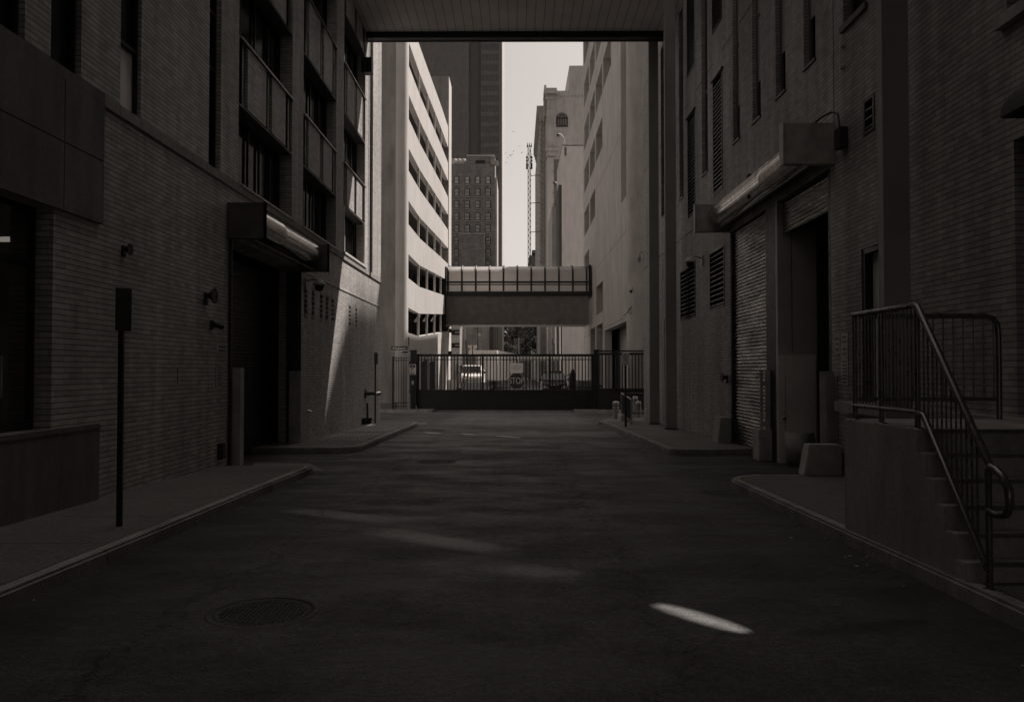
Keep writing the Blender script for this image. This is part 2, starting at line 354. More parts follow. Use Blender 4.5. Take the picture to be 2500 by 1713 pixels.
for k in range(90):
    sd_ = rnd.choice((-1, 1)); yy = rnd.uniform(4.5, 30); xx = (-3.55 + abs(rnd.gauss(0, .16))) if sd_ < 0 else (3.2 - abs(rnd.gauss(0, .16)))
    if 14.3 < yy < 18.5: xx += sd_ * rnd.uniform(0, 1.2)
    q = rnd.uniform(.008, .028); a_ = rnd.uniform(0, 3); z_ = gz(yy) + .004
    lt.add([(xx + q * math.cos(a_), yy + q * math.sin(a_), z_), (xx - q * math.sin(a_) * .7, yy + q * math.cos(a_) * .7, z_ + .006), (xx - q * math.cos(a_), yy - q * math.sin(a_), z_ + .002), (xx + q * math.sin(a_) * .6, yy - q * math.cos(a_) * .6, z_ + .01)], [(0, 1, 2, 3)])
o = lt.build('litter', M['ornwall'] if 'ornwall' in M else M['pale']); tag(o, 'tiny pale bits of litter and leaves along the kerbs', 'litter', None, 'stuff')
# tactile paving on the left far pavement
mb = MB()
for i in range(15):
    for j in range(6):
        y_ = 20.6 + i * .46; x_ = -5.0 + j * .2
        if i in (6, 7): continue
        mb.box(x_, x_ + .13, y_, y_ + .3, gz(y_) + .10, gz(y_) + .142)
struct(mb.build('paving_blocks', M['kerb']))
def manhole(x, y, r, label, tilt=0):
    t = thing('manhole_cover', label, 'manhole cover', (x, y, gz(y)))
    mb = MB(); mb.lathe((x, y, gz(y)), [(r + .045, -.02), (r + .045, .004), (r + .03, .006), (r + .0, .005), (r, -.03)], 40); mb.build('frame', M['iron'], t)
    mb = MB(); mb.lathe((x, y, gz(y)), [(r - .012, -.03), (r - .012, .002), (r * .93, .008), (r * .9, .002), (.02, .002)], 40)
    for i in range(-9, 10):
        for j in range(-9, 10):
            qx, qy = i * r / 10, j * r / 10
            if qx * qx + qy * qy < (.85 * r) ** 2: mb.box(x + qx - .012, x + qx + .012, y + qy - .012, y + qy + .012, gz(y) + .002, gz(y) + .009)
    mb.build('lid', M['iron'], t)
manhole(-1.77, 5.74, .34, 'large round iron manhole cover sunk in the asphalt near the bottom left')
manhole(-1.63, 16.5, .37, 'round manhole cover with worn pale rim in the middle of the road')
manhole(3.0, 11.9, .30, 'round manhole cover beside the right kerb corner')
manhole(-2.7, 27.3, .36, 'round manhole cover with pale rim near the far left kerb')
def drain(x, y, label):
    t = MB()
    t.box(x - .35, x + .35, y - .22, y + .22, gz(y) - .02, gz(y) + .004)
    for i in range(8): t.box(x - .31 + i * .085, x - .27 + i * .085, y - .18, y + .18, gz(y) + .004, gz(y) + .012)
    tag(t.build('drain_grate', M['iron']), label, 'drain')
drain(3.5, 14.6, 'small iron drain grate in the driveway by the right roller doors')
drain(.55, 16.2, 'flat utility cover with pale edges right of the road centre')
drain(-3.9, 17.2, 'small drain grate beside the left driveway kerb')
for i, (x0, y0, x1, y1, wd) in enumerate([(-3.0, 26.2, -2.35, 25.6, .13), (-1.75, 25.5, -1.25, 24.9, .12), (-.65, 24.6, .1, 23.6, .13)]):  # streaks of sunlight painted on the road as pale strips
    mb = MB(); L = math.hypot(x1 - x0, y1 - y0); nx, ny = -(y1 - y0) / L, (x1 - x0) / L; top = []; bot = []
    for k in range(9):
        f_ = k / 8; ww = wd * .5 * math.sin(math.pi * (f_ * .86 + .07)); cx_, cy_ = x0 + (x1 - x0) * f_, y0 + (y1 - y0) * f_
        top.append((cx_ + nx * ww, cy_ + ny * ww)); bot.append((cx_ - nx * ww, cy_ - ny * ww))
    pts = top + bot[::-1]; mb.add([(px_, py_, gz(py_) + .009) for px_, py_ in pts], [tuple(range(len(pts)))]); struct(mb.build('painted_sun_dash', M['sun_dash']))

# ------------------------------------------------------------------ wall with openings
def wall_x(xf, depth, y0, y1, z0, z1, ops, mb=None):
    """wall in the plane x = xf, thickness going to xf+depth, rectangular holes ops = [(y0,y1,z0,z1)]"""
    mb = mb or MB(); ysl = sorted({y0, y1} | {q for o in ops for q in o[:2] if y0 < q < y1})
    for a, b_ in zip(ysl, ysl[1:]):
        mid = (a + b_) / 2; cuts = sorted([(o[2], o[3]) for o in ops if o[0] < mid < o[1]]); z = z0
        for c0, c1 in cuts:
            if c0 > z: mb.box(xf, xf + depth, a, b_, z, c0)
            z = max(z, c1)
        if z < z1: mb.box(xf, xf + depth, a, b_, z, z1)
    return mb
def wall_y(yf, depth, x0, x1, z0, z1, ops):
    mb = MB(); xs = sorted({x0, x1} | {q for o in ops for q in o[:2] if x0 < q < x1})
    for a, b_ in zip(xs, xs[1:]):
        mid = (a + b_) / 2; cuts = sorted([(o[2], o[3]) for o in ops if o[0] < mid < o[1]]); z = z0
        for c0, c1 in cuts:
            if c0 > z: mb.box(a, b_, yf, yf + depth, z, c0)
            z = max(z, c1)
        if z < z1: mb.box(a, b_, yf, yf + depth, z, z1)
    return mb

# ================================================================== LEFT BUILDING
LB = thing('brick_building', 'brick building along the left side with spandrel bays, stone belt and loading door', 'building', (-9, 12, 0))
lw = [(7.3, 8.71), (9.2, 9.85), (10.83, 11.43)]
slits = [(13.97, 14.53, 5.12, 13.6), (29.45, 29.95, 5.15, 15.5)]
bays = [(15.47, 19.17), (20.17, 23.87), (24.9, 28.4)]
vents = [20.5, 21.24, 22.13, 22.8, 23.5, 25.9, 26.95]
ops = [(-1.0, 9.3, .87, 3.45), (15.0, 19.9, -1.5, 4.05)] + [(a, b_, 5.12, 9.4) for a, b_ in lw] + slits + [(a, b_, 5.12, 15.6) for a, b_ in bays]
ops += [(v_ - .15, v_ + .15, 2.9, 3.75) for v_ in vents]
wall_x(XL, -.5, -14, 31.8, -1.5, 16.5, ops).build('wall', M['brickL'], LB)
MB().box(-25, XL - .5, 31.3, 31.8, -1.5, 16.5).build('end_wall', M['brickL'], LB)
MB().box(-25, XL - .501, -14, 31.3, 16, 16.5).build('roof', M['retain'], LB)
# stone belt at sill height and the small band below
mb = MB(); prev = 10.36
for a, b_ in [(15.47, 19.17), (20.17, 23.87), (24.9, 28.4)]: pass
mb.box(XL, XL + .035, 10.36, 31.8, 4.97, 5.115); mb.build('belt_course', M['stone'], LB)
MB().box(XL, XL + .02, 20.1, 31.8, 4.02, 4.08).build('band', M['pale'], LB)
# fascia panels above the entrance
fp = MB()
for a, b_ in [(-12, -4.1), (-4.1, 2.6), (2.6, 6.0), (6.0, 9.42), (9.42, 10.34)]:
    for z0_, z1_ in [(3.45, 4.235), (4.25, 4.98)]: fp.box(XL, XL + .05, a + .008, b_ - .008, z0_, z1_)
fp.build('fascia', M['panel'], LB)
MB().box(XL + .001, XL + .045, -12, 10.35, 4.985, 5.115).build('belt_course', M['panel'], LB)
# entrance recess
MB().box(XL, XL + .05, -14, 10.3, -1, .87).build('plinth', M['panel'], LB)
MB().box(XL - .55, XL + .06, -14, 10.3, .871, .93).build('ledge', M['panel'], LB)
ent = MB(); ent.box(-5.56, -5.50, -1, 9.3, 3.38, 3.45)
for y_ in (1.0, 4.0, 6.6, 7.72, 9.24): ent.box(-5.57, -5.50, y_, y_ + .06, .93, 3.38)
ent.box(-5.565, -5.505, -1, 9.29, 2.78, 2.85); ent.box(-5.565, -5.505, 6.66, 9.24, .93, 1.03)
ef = ent.build('entrance_frame', M['frame'], LB)
m_, n_, b_0 = newmat('entrance_glass'); b_0.inputs['Transmission Weight'].default_value = .9; b_0.inputs['Roughness'].default_value = .02; b_0.inputs['Base Color'].default_value = C(.5); b_0.inputs['IOR'].default_value = 1.2; M['clear'] = m_
MB().box(-5.54, -5.53, -1, 9.28, .94, 3.38).build('glass', M['clear'], LB)
hd = MB(); hd.tube([(-5.50, 8.62, 1.32), (-5.44, 8.62, 1.32)], .012); hd.tube([(-5.44, 8.62, 1.30), (-5.44, 8.62, 1.75)], .014); hd.tube([(-5.50, 8.62, 1.73), (-5.44, 8.62, 1.73)], .012)
hd.build('door_handle', M['metal'], LB)
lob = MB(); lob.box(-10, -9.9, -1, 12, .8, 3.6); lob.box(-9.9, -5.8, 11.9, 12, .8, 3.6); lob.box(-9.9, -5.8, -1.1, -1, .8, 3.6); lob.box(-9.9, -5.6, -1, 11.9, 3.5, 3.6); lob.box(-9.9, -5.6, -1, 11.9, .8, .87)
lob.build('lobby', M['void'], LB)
tb = MB(); tb.box(-9.0, -5.9, 9.95, 10.05, D2z(583, 10) - .02, D2z(583, 10) + .03)
tb.build('ceiling_lamp', M['tube'], LB)
# small windows
def window(parent, xg, s, y0, y1, z0, z1, glassm, mulz=(), muly=(), fw=.05, fm=None):
    mb = MB(); mb.box(xg, xg + s * .02, y0 + .002, y1 - .002, z0 + .002, z1 - .002); wdw = mb.build('window', glassm, parent)
    f_ = MB(); xa, xb = xg - s * .02, xg - s * .07
    f_.box(xa, xb, y0, y0 + fw, z0, z1); f_.box(xa, xb, y1 - fw, y1, z0, z1); f_.box(xa, xb, y0 + fw, y1 - fw, z0, z0 + fw); f_.box(xa, xb, y0 + fw, y1 - fw, z1 - fw, z1)
    for z_ in mulz: f_.box(xa, xb, y0 + fw, y1 - fw, z_, z_ + fw)
    for y_ in muly: f_.box(xa, xb + s * .004, y_ - fw / 2, y_ + fw / 2, z0 + fw, z1 - fw)
    o = f_.build('frame', fm or M['frame'], wdw); return wdw
window(LB, XL - .14, -1, *lw[0], 5.12, 9.4, M['glassd'])
window(LB, XL - .14, -1, *lw[1], 5.12, 9.4, M['glassd'])
wn = window(LB, XL - .12, -1, *lw[2], 5.12, 9.4, M['glassd'], (6.02,)); wn['label'] = 'tall window with sky reflection painted on lower pane'
MB().box(XL - .105, XL - .11, 10.86, 11.40, 5.18, 6.02).build('blind', M['glassb'], wn)  # pale sheet paints the sky reflection of the lower pane
window(LB, XL - .16, -1, 13.97, 14.53, 5.12, 13.6, M['glassd'], (6.9, 7.9, 10.2))
window(LB, XL - .16, -1, 29.45, 29.95, 5.15, 15.5, M['glassd'], (6.6, 7.9, 9.5, 11.0))
# spandrel bays
def bay(y0, y1, last=False):
    L = y1 - y0; fr = [0, .13, .45, .56, .84, 1.0]; yy = [y0 + L * q for q in fr]
    lv = [(6.68, 7.98), (9.5, 11.05), (12.6, 14.1)]
    for i, (z0, z1) in enumerate(lv):
        sp = MB()
        for a, b_ in ((yy[1], yy[2]), (yy[3], yy[4])): sp.box(XL - .22, XL + .01, a, b_, z0 + .03, z1 - .05)
        spo = sp.build('spandrel', M['brickL2'], LB)
        for a, b_ in ((yy[0] + .01, yy[1]), (yy[2], yy[3]), (yy[4], yy[5] - .01)):
            fn = MB(); fn.box(XL - .2, XL - .06, a, b_, z0 + .02, z1 - .05); c_ = (a + b_) / 2
            fn.box(XL - .06, XL - .01, c_ - .05, c_ + .05, z0 + .02, z1 - .05)
            fn.build('fin', M['frame'], spo)
        cp = MB(); cp.box(XL - .24, XL + .05, y0 + .005, y1 - .005, z1 - .045, z1); cp.build('coping', M['metal'], spo)
        sf = MB(); sf.box(XL - .45, XL + .0, y0 + .005, y1 - .005, z0 - .02, z0 + .018); sf.build('soffit', M['steel'], spo)
    zz = [(5.15, 6.66), (7.985, 9.48), (11.055, 12.58), (14.1, 15.6)]
    for i, (z0, z1) in enumerate(zz):
        g_ = M['glassb'] if False else M['glassd']
        ml = [y0 + L * q for q in ((.25, .5, .75) if i else (.2, .4, .6, .8))]
        window(LB, XL - .36, -1, y0, y1, z0, z1, g_, (), ml)
for a, b_ in bays: bay(a, b_)
for a, b_ in bays: MB().box(XL - .30, XL + .05, a - .01, b_ + .01, 5.116, 5.155).build('sill', M['metal'], LB)
# white trim and blinds of the far bottom window
wt = MB(); wt.box(XL - .05, XL + .02, 24.9, 24.98, 5.16, 6.6); wt.box(XL - .05, XL + .02, 28.3, 28.4, 5.16, 6.6); wt.box(XL - .05, XL + .06, 24.85, 28.45, 5.156, 5.22)
wt.build('window_trim', M['white'], LB)
bl = MB()
for k in range(22): bl.box(XL - .33, XL - .30, 25.05, 26.6, 5.3 + k * .055, 5.33 + k * .055)
bl.build('blinds', M['pale'], LB)
# small slotted vents
for v_ in vents:
    mb = MB(); mb.box(XL - .1, XL + .012, v_ - .149, v_ + .149, 2.901, 3.02); mb.box(XL - .1, XL + .012, v_ - .149, v_ + .149, 3.63, 3.749)
    for k in range(1, 5): mb.box(XL - .08, XL + .004, v_ - .149, v_ + .149, 3.02 + k * .122 - .02, 3.02 + k * .122 + .02)
    o = mb.build('vent', M['pale'] if v_ > 23 else M['stone'], LB); MB().box(XL - .2, XL - .15, v_ - .149, v_ + .149, 2.9, 3.75).build('backing', M['void'], o)  # far vents stand in the sun: paler stone puts that light into colour
# loading door recess
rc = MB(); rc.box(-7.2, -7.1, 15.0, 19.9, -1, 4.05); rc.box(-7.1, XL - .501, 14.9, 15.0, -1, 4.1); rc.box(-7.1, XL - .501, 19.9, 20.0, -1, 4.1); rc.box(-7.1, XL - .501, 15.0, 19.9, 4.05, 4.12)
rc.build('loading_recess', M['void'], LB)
dr = MB()
for k in range(60): dr.box(-6.0, -5.96 - (k % 2) * .012, 15.02, 19.88, -.6 + k * .075, -.6 + k * .075 + .066)
dr.build('roller_door', M['black'], LB)
MB().box(-5.5, -5.25, 15.0, 15.06, -.5, 4.0).build('door_track', M['dark'], LB)
MB().box(-5.6, -5.25, 19.86, 19.9, -.5, 4.0).build('door_track', M['dark'], LB)
def bracket(x0, x1, y, z0, z1, t=.07):
    mb = MB(); mb.box(x0, x1, y - t, y + t, z0, z1)
    s = 1 if x1 > x0 else -1
    return mb
def drum(name, label, xc, zc, r, y0, y1, xw, xo, z0, z1, mids=(), em='housing'):
    t = thing(name, label, 'roller shutter', (xw, y0, zc))
    mb = MB(); mb.lathe((xc, y0 + .07, zc), [(r, 0), (r, (y1 - y0) * .33), (r * 1.012, (y1 - y0) * .335), (r * 1.012, (y1 - y0) * .36), (r, (y1 - y0) * .365), (r, y1 - y0 - .14)], 40, 'y')
    d_ = mb.build('drum_cover', M['drum'], t)
    for y_ in [y0, y1]:
        b2 = MB(); b2.box(xw, xo, y_ - .07, y_ + .07, z0, z1); b2.box(min(xo, xo + .03 * (1 if xo < 0 else -1)), max(xo, xo), y_ - .10, y_ + .10, z0 - .02, z1 + .02)
        e = b2.build('end_box', M[em], t, bevel=.01)
    for y_ in mids:
        b2 = MB(); b2.box(xw - .5 if xw > 0 else xw, xw - .14 if xw > 0 else xw + .5, y_ - .08, y_ + .08, z0 + .15, z1 - .05); b2.build('middle_bracket', M['dark'], t, bevel=.008)
    sh = MB()
    s = -1 if xw > 0 else 1
    sh.box(xw, xw + s * .12, y0 + .07, y1 - .07, z1 - .08, z1 - .02); sh.tube([(xc - s * -.08, y0, z0 + .02), (xc - s * -.08, y1, z0 + .02)], .025)
    sh.build('lintel_rail', M['dark'], t)
    return t
drum('roller_shutter_housing', 'polished roller drum with dark end boxes above the left loading door', -5.0, 4.42, .26, 14.95, 20.0, XL, -4.62, 4.0, 4.66)
# guards of the left loading door
def guard(label, x0, x1, y0, y1, z0, z1, face):
    t = thing('door_guard', label, 'door guard', (x0, y0, z0))
    MB().box(x0, x1, y0, y0 + .02, z0, z1).build('front_plate', M['guard'], t, .004)
    MB().box(face, face + (.02 if face < 0 else -.02), y0 + .02, y1, z0, z1).build('side_plate', M['guard'], t, .004)
    mb = MB()
    for k in range(5):
        z_ = z0 + .2 + k * (z1 - z0 - .4) / 4; mb.lathe((face, (y0 + y1) / 2, z_), [(.018, -.012), (.018, .012)], 8, 'x')
    mb.build('bolt', M['metal'], t)
guard('pale steel angle guard standing at the near jamb of the left loading door', -5.42, -5.14, 15.12, 15.36, gz(15.1), 1.64, -5.14)
guard('bent steel guard at the far jamb of the left loading door', -5.5, -5.24, 19.75, 20.0, gz(19.8) + .13, 1.58, -5.24)
guard_t = MB(); guard_t.box(-5.16, -4.98, 15.1, 15.4, gz(15.1), gz(15.1) + .02); tag(guard_t.build('base_plate', M['metal']), 'small steel plate on the ground at the left door guard', 'plate')

# wall mounted things, left
def horn(label, x, y, z, s, k=1.0):
    t = thing('horn_speaker', label, 'speaker', (x, y, z))
    MB().box(x, x + s * .05 * k, y - .04, y + .04, z - .16 * k, z + .05).build('bracket', M['dark'], t)
    mb = MB(); mb.lathe((x + s * .04 * k, y, z), [(.045 * k, 0), (.05 * k, .04 * s * k), (.07 * k, .07 * s * k), (.13 * k, .12 * s * k), (.14 * k, .135 * s * k), (.10 * k, .12 * s * k)], 20, 'x'); mb.build('bell', M['dark'], t)
horn('dark horn speaker on the left brick wall above the notice boards', XL, 13.85, 2.86, 1)
horn('small dark fixture high on the left wall above the parking sign', XL, 10.95, 3.22, 1, .6)
horn('small horn speaker low beside the right roller door', XR, 20.25, 1.42, -1, .9)
def dome(label, x, y, z, s, down=True, m1='guard', arm=.35, k=1.0):
    t = thing('dome_camera', label, 'security camera', (x, y, z))
    mb = MB(); mb.box(x, x + s * .04, y - .08, y + .08, z - .1, z + .18); mb.tube([(x, y, z + .1), (x + s * arm * .5, y, z + .16), (x + s * arm, y, z + .12)], .03); mb.build('arm', M[m1], t)
    mb = MB(); mb.lathe((x + s * arm, y, z), [(.02 * k, .14 * k), (.08 * k, .12 * k), (.16 * k, .03 * k), (.17 * k, .0), (.13 * k, -.02 * k)], 24); mb.build('hood', M[m1], t)
    mb = MB(); mb.lathe((x + s * arm, y, z), [(.12 * k, -.02 * k), (.115 * k, -.07 * k), (.08 * k, -.13 * k), (.02 * k, -.155 * k)], 24); mb.build('dome', M['glassd'], t)
dome('dome camera on bracket under the left roller drum', XL, 20.45, 3.72, 1)
dome('dome camera between the two wall louvers on the right wall', XR, 22.9, 4.62, -1)
bx = MB(); bx.box(XL, XL + .04, 14.1, 14.2, 2.3, 2.46); bx.tube([(XL + .03, 14.15, 2.4), (XL + .09, 14.17, 2.38)], .025); bx.tube([(XL + .07, 14.05, 2.39), (XL + .15, 14.27, 2.35)], .05)
tag(bx.build('bullet_camera', M['dark'], bevel=.004), 'dark bullet camera beside the left loading door', 'security camera')
MBx = MB(); MBx.box(XL, XL + .09, 14.5, 14.66, .02, .30); tag(MBx.build('outlet_box', M['dark'], bevel=.006), 'small dark outlet box low on the left wall', 'outlet box')
def noticeboard(label, xw, s, y0, y1, z0, z1, rows):
    o = thing('notice_sign', label, 'sign', (xw, y0, z0))
    MB().box(xw, xw + s * .012, y0, y1, z0, z1).build('board', M['guard'], o)
    mb = MB(); h = (z1 - z0)
    for a, b_, ns in rows:
        for k in range(ns):
            z_ = z0 + h * (a + (b_ - a) * (k + .5) / ns); hh = h * (b_ - a) / ns * .22; mg = (y1 - y0) * (.12 + .08 * random.random())
            mb.box(xw + s * .012, xw + s * .0135, y0 + mg, y1 - mg * (1 + random.random()), z_ - hh, z_ + hh)
    mb.build('lettering', M['signd'], o)
noticeboard('tall narrow notice board of small rules on the left wall by the door guard', XL, 1, 14.38, 14.72, D2z(905, 14.5) - .3, D2z(885, 14.5), [(.05, .95, 9)])
noticeboard('upper small notice sign on the left wall by the loading door', XL, 1, 14.38, 14.95, D2z(862, 14.5), D2z(839, 14.5), [(.1, .9, 2)])
noticeboard('pale notice board of small rules beside the right door guard', XR, -1, 12.88, 13.15, 1.36, 1.78, [(.05, .95, 7)])
noticeboard('square notice sign above the long one on the right wall', XR, -1, 12.88, 13.15, 1.80, 2.18, [(.05, .45, 2), (.55, .95, 2)])
noticeboard('narrow notice sign hung left of the square one on the right wall', XR, -1, 13.2, 13.42, 1.86, 2.18, [(.1, .9, 3)])
# poles with edge-on signs, left
def side_sign(label, x, y, zt, zs0, zs1, rot, base, wd=.19):
    t = thing('parking_sign', label, 'sign', (x, y, base))
    mb = MB(); mb.box(-.024, .024, -.02, .02, 0, zt - base); p_ = mb.build('post', M['black']); p_.parent = t
    mb = MB(); mb.box(-wd / 2, wd / 2, -.031, -.026, zs0 - base, zs1 - base); s_ = mb.build('sign_panel', M['signd'], None, .012); s_.parent = t; s_.rotation_euler = (0, 0, rot)
side_sign('nearer dark street sign on post on the left pavement, sign turned away', -4.07, 8.4, 2.43, 2.0, 2.44, R(63), gz(8.4) + .13)
side_sign('farther dark street sign on post at the corner of the left pavement', -5.12, 29.6, 2.22, 1.8, 2.23, R(60), gz(29.6) + .13)
# fire connection, floor stand
fc = MB(); fc.lathe((XL, 28.6, .78), [(.17, 0), (.17, .03), (.07, .05), (.06, .28)], 18, 'x'); fc.tube([(XL + .26, 28.6, .78), (XL + .48, 28.45, .77)], .05); fc.tube([(XL + .26, 28.6, .78), (XL + .45, 28.75, .77)], .05)
o = tag(fc.build('fire_connection', M['iron']), 'fire department connection sticking out of the left wall', 'fire connection')
fc = MB(); fc.lathe((XL + .42, 28.42, .77), [(.075, 0), (.075, .09), (.03, .12)], 14, 'x'); fc.build('cap', M['chrome'], o)
fc = MB(); fc.lathe((XL + .42, 28.72, .77), [(.075, 0), (.075, .09), (.03, .12)], 14, 'x'); fc.build('cap', M['chrome'], o)
y_ = 28.1; x_ = -5.15; z_ = gz(y_) + .13
t = thing('dustpan_stand', 'upright pole standing in a dark bucket with flat base by the left wall', 'bucket', (x_, y_, z_))
MB().lathe((x_, y_, z_), [(.30, 0), (.29, .02), (.12, .05), (.04, .1)], 24).build('base', M['metal'], t)
MB().lathe((x_ - .02, y_ + .05, z_ + .04), [(.16, 0), (.21, .2), (.2, .2), (.15, .02)], 20).build('bucket', M['black'], t)
MB().tube([(x_ + .02, y_ - .02, z_ + .05), (x_ + .02, y_ - .02, z_ + .76)], .03).build('pole', M['dark'], t)
sp = MB(); sp.lathe((XL, 20.75, .55), [(.05, 0), (.05, .03), (.025, .04), (.025, .12)], 12, 'x'); sp.tube([(XL + .11, 20.75, .56), (XL + .15, 20.75, .5)], .02); tag(sp.build('hose_tap', M['chrome']), 'small shiny hose tap low on the left wall', 'tap')
tag(MB().box(XL, XL + .36, 27.6, 27.95, D2z(172, 27.7), D2z(135, 27.7)).build('box_lamp', M['black'], bevel=.01), 'black box lamp high on the left wall near the bridge', 'wall lamp')
dp = MB(); dp.tube([(XL + .05, 29.2, 4.9), (XL + .05, 29.2, 15)], .03); tag(dp.build('downpipe', M['dark']), 'thin dark downpipe high at the far end of the left wall', 'pipe')
# pale round thermostat strips on the left wall
for (px_, py_) in ((433, 918),):
    tag(MB().box(XL, XL + .02, 12.75, 12.8, D2z(938, 12.77), D2z(900, 12.77)).build('wall_strip', M['guard']), 'thin pale strip fixed to the left wall', 'strip')

# ================================================================== BRIDGE OVER THE ALLEY + COLUMNS
BR = thing('overhead_bridge', 'building bridge crossing the alley overhead with boarded underside', 'bridge', (0, 27, 13.3))
MB().box(XL - .02, XR + .02, 25.6, 28.5, 13.48, 13.6).build('soffit', M['soffit'], BR)
MB().box(XL + .001, XR - .001, 28.5, 28.8, 13.26, 13.75).build('edge_beam', M['black'], BR)
wb = MB(); wb.box(XL, XR, 25.6, 28.8, 13.76, 26); wb.build('wall', M['steel'], BR)
MB().box(XL + .001, XR - .001, 28.802, 28.86, 13.24, 13.30).build('drip_edge', M['steel'], BR)
for (x0, y0, lab) in ((4.68, 28.9, 'farthest steel column holding the bridge edge on the right'), (4.67, 25.7, 'middle steel column beside the right brick wall'), (4.67, 10.42, 'nearest thick steel column against the right brick wall')):
    t = thing('steel_column', lab, 'column', (x0, y0, gz(y0)), 'steel columns along the right wall')
    zt = 13.46 if y0 > 20 else 7.6
    mb = MB(); mb.box(x0, x0 + .34, y0, y0 + .16, gz(y0), zt); mb.build('shaft', M['column'], t, .006)
    MB().box(x0 - .02, x0 + .36, y0 - .02, y0 + .18, gz(y0) + .1, gz(y0) + .17).build('base', M['dark'], t)

NB = thing('overhead_blocker', 'added unseen slab over the camera that darkens the near alley', 'bridge', (0, -10, 14))  # unseen span added overhead to darken the foreground
MB().box(XL - .02, XR + .02, -30, 6.0, 12.5, 13).build('slab', M['soffit'], NB); MB().box(XL, XR, -30, 6.0, 13.01, 20).build('wall', M['steel'], NB)

# ================================================================== RIGHT BUILDING
RB = thing('brick_building', 'painted brick building along the right side with narrow windows and roller doors', 'building', (9, 12, 0))
slw = [(14.17, 14.75), (15.76, 16.36), (17.37, 17.98), (19.0, 19.6), (22.2, 22.9), (25.45, 26.1)]
lou = [(20.6, 21.6), (23.8, 24.8)]
big = [(23.8, 26.0, 3.15, 4.72), (20.5, 22.05, 3.2, 4.75)]
ops = [(a, b_, 7.03, 13.0) for a, b_ in slw] + [(a, b_, 6.18, 13.4) for a, b_ in lou] + [(28.7, 29.4, 7.08, 13.2)] + big
ops += [(13.55, 19.95, -1.5, 4.95), (12.1, 12.95, 7.06, 9.4), (11.85, 12.22, 5.1, 5.63), (11.4, 12.37, 1.12, 3.42), (5.0, 8.64, 5.35, 9.2), (7.0, 8.55, 1.12, 4.0), (28.3, 28.9, 1.2, 3.4)]
ops = [(o[0], o[1], o[2], min(o[3], 7.9)) if (o[1] < 13.2 and o[3] > 8 and o[2] > 6) else ((o[0], o[1], o[2], min(o[3], 11.2)) if o[2] > 6 and o[1] < 20 else o) for o in ops]
rwm = wall_x(XR, .8, 21.0, 33.6, -1.5, 38, ops); wall_x(XR, .8, 13.4, 21.0, -1.5, 11.4, ops, rwm); wall_x(XR, .8, -40, 13.4, -1.5, 8.0, ops, rwm)
rwm.build('wall', M['brickR'], RB)
def holed(y0, y1, z0, z1, holes, fn, name, m, parent):
    """sheet with convex holes, cut into trapezoids strip by strip"""
    ys_ = sorted({y0, y1} | {q[0] for h in holes for q in h if y0 < q[0] < y1}); mb = MB()
    def span(h, y):
        zs = []
        for (a, b_), (c, d) in zip(h, h[1:] + h[:1]):
            if min(a, c) <= y <= max(a, c): zs += [b_ + (d - b_) * (y - a) / (c - a)] if abs(c - a) > 1e-9 else [b_, d]
        return min(zs), max(zs)
    for a, b_ in zip(ys_, ys_[1:]):
        if b_ - a < 1e-5: continue
        mid = (a + b_) / 2; act = [h for h in holes if min(q[0] for q in h) < mid < max(q[0] for q in h)]
        act.sort(key=lambda h: span(h, mid)[0]); lo = (z0, z0)
        for h in act:
            sa, sb = span(h, a + 1e-6), span(h, b_ - 1e-6)
            if min(sa[0], sb[0]) > max(lo) - 1e-6 or True: mb.quad(fn(a, lo[0]), fn(b_, lo[1]), fn(b_, sb[0]), fn(a, sa[0]))
            lo = (sa[1], sb[1])
        mb.quad(fn(a, lo[0]), fn(b_, lo[1]), fn(b_, z1), fn(a, z1))
    return mb.build(name, m, parent)
def gell(x0, y0, x1, y1, wd):
    cx_, cy_ = (x0 + x1) / 2, (y0 + y1) / 2; L = math.hypot(x1 - x0, y1 - y0) / 2; ux, uy = (x1 - x0) / (2 * L), (y1 - y0) / (2 * L)
    return [(cx_ + ux * L * math.cos(R(a)) - uy * wd * math.sin(R(a)), cy_ + uy * L * math.cos(R(a)) + ux * wd * math.sin(R(a))) for a in range(0, 360, 24)]
def towall(g): return [(y + SDY * (5.3 - x), gz(y) + SDZ * (5.3 - x)) for x, y in g]
def toroof(g): return [(x + (37.5 - gz(y)) / SDZ, y + SDY * (37.5 - gz(y)) / SDZ) for x, y in g]
bright = (1.0, 5.98, 1.48, 5.30); faint = [(-2.9, 10.4, -1.3, 9.4), (-1.6, 8.95, -.05, 7.75), (-.25, 7.25, .55, 6.75)]
wh = [towall(gell(*bright, .085))] + [towall(gell(f_[0] - .2, f_[1] + .15, f_[2] + .2, f_[3] - .15, .6)) for f_ in faint[:2]] + [towall(gell(-.4, 7.32, .68, 6.68, .26))]
rh = [toroof(gell(bright[0] - .2, bright[1] + .3, bright[2] + .2, bright[3] - .3, .33))] + [toroof(gell(*f_, w_)) for f_, w_ in zip(faint, (.018, .022, .014))]
holed(-40, 21.0, 7.9, 38, wh, lambda a, b_: (5.3, a, b_), 'added_sun_screen', M['corr'], RB)  # unseen screen, made up with holes shaped to cast sun patches
holed(6.0, 25, -40, 33.1, rh, lambda a, b_: (a, b_, 37.5), 'roof', M['retain'], RB)  # slots added in the unseen roof to narrow the soft sun streaks
MB().box(XR + .8, 25, 33.1, 33.6, -1.5, 38).build('end_wall', M['brickR'], RB)
MB().box(XR + .1, 6.0, -40, 33.1, 37.3, 37.51).build('parapet', M['retain'], RB)
jn = MB(); jn.box(XR - .004, XR, 13.36, 13.375, 4.95, 8.0); jn.build('control_joint', M['void'], RB)
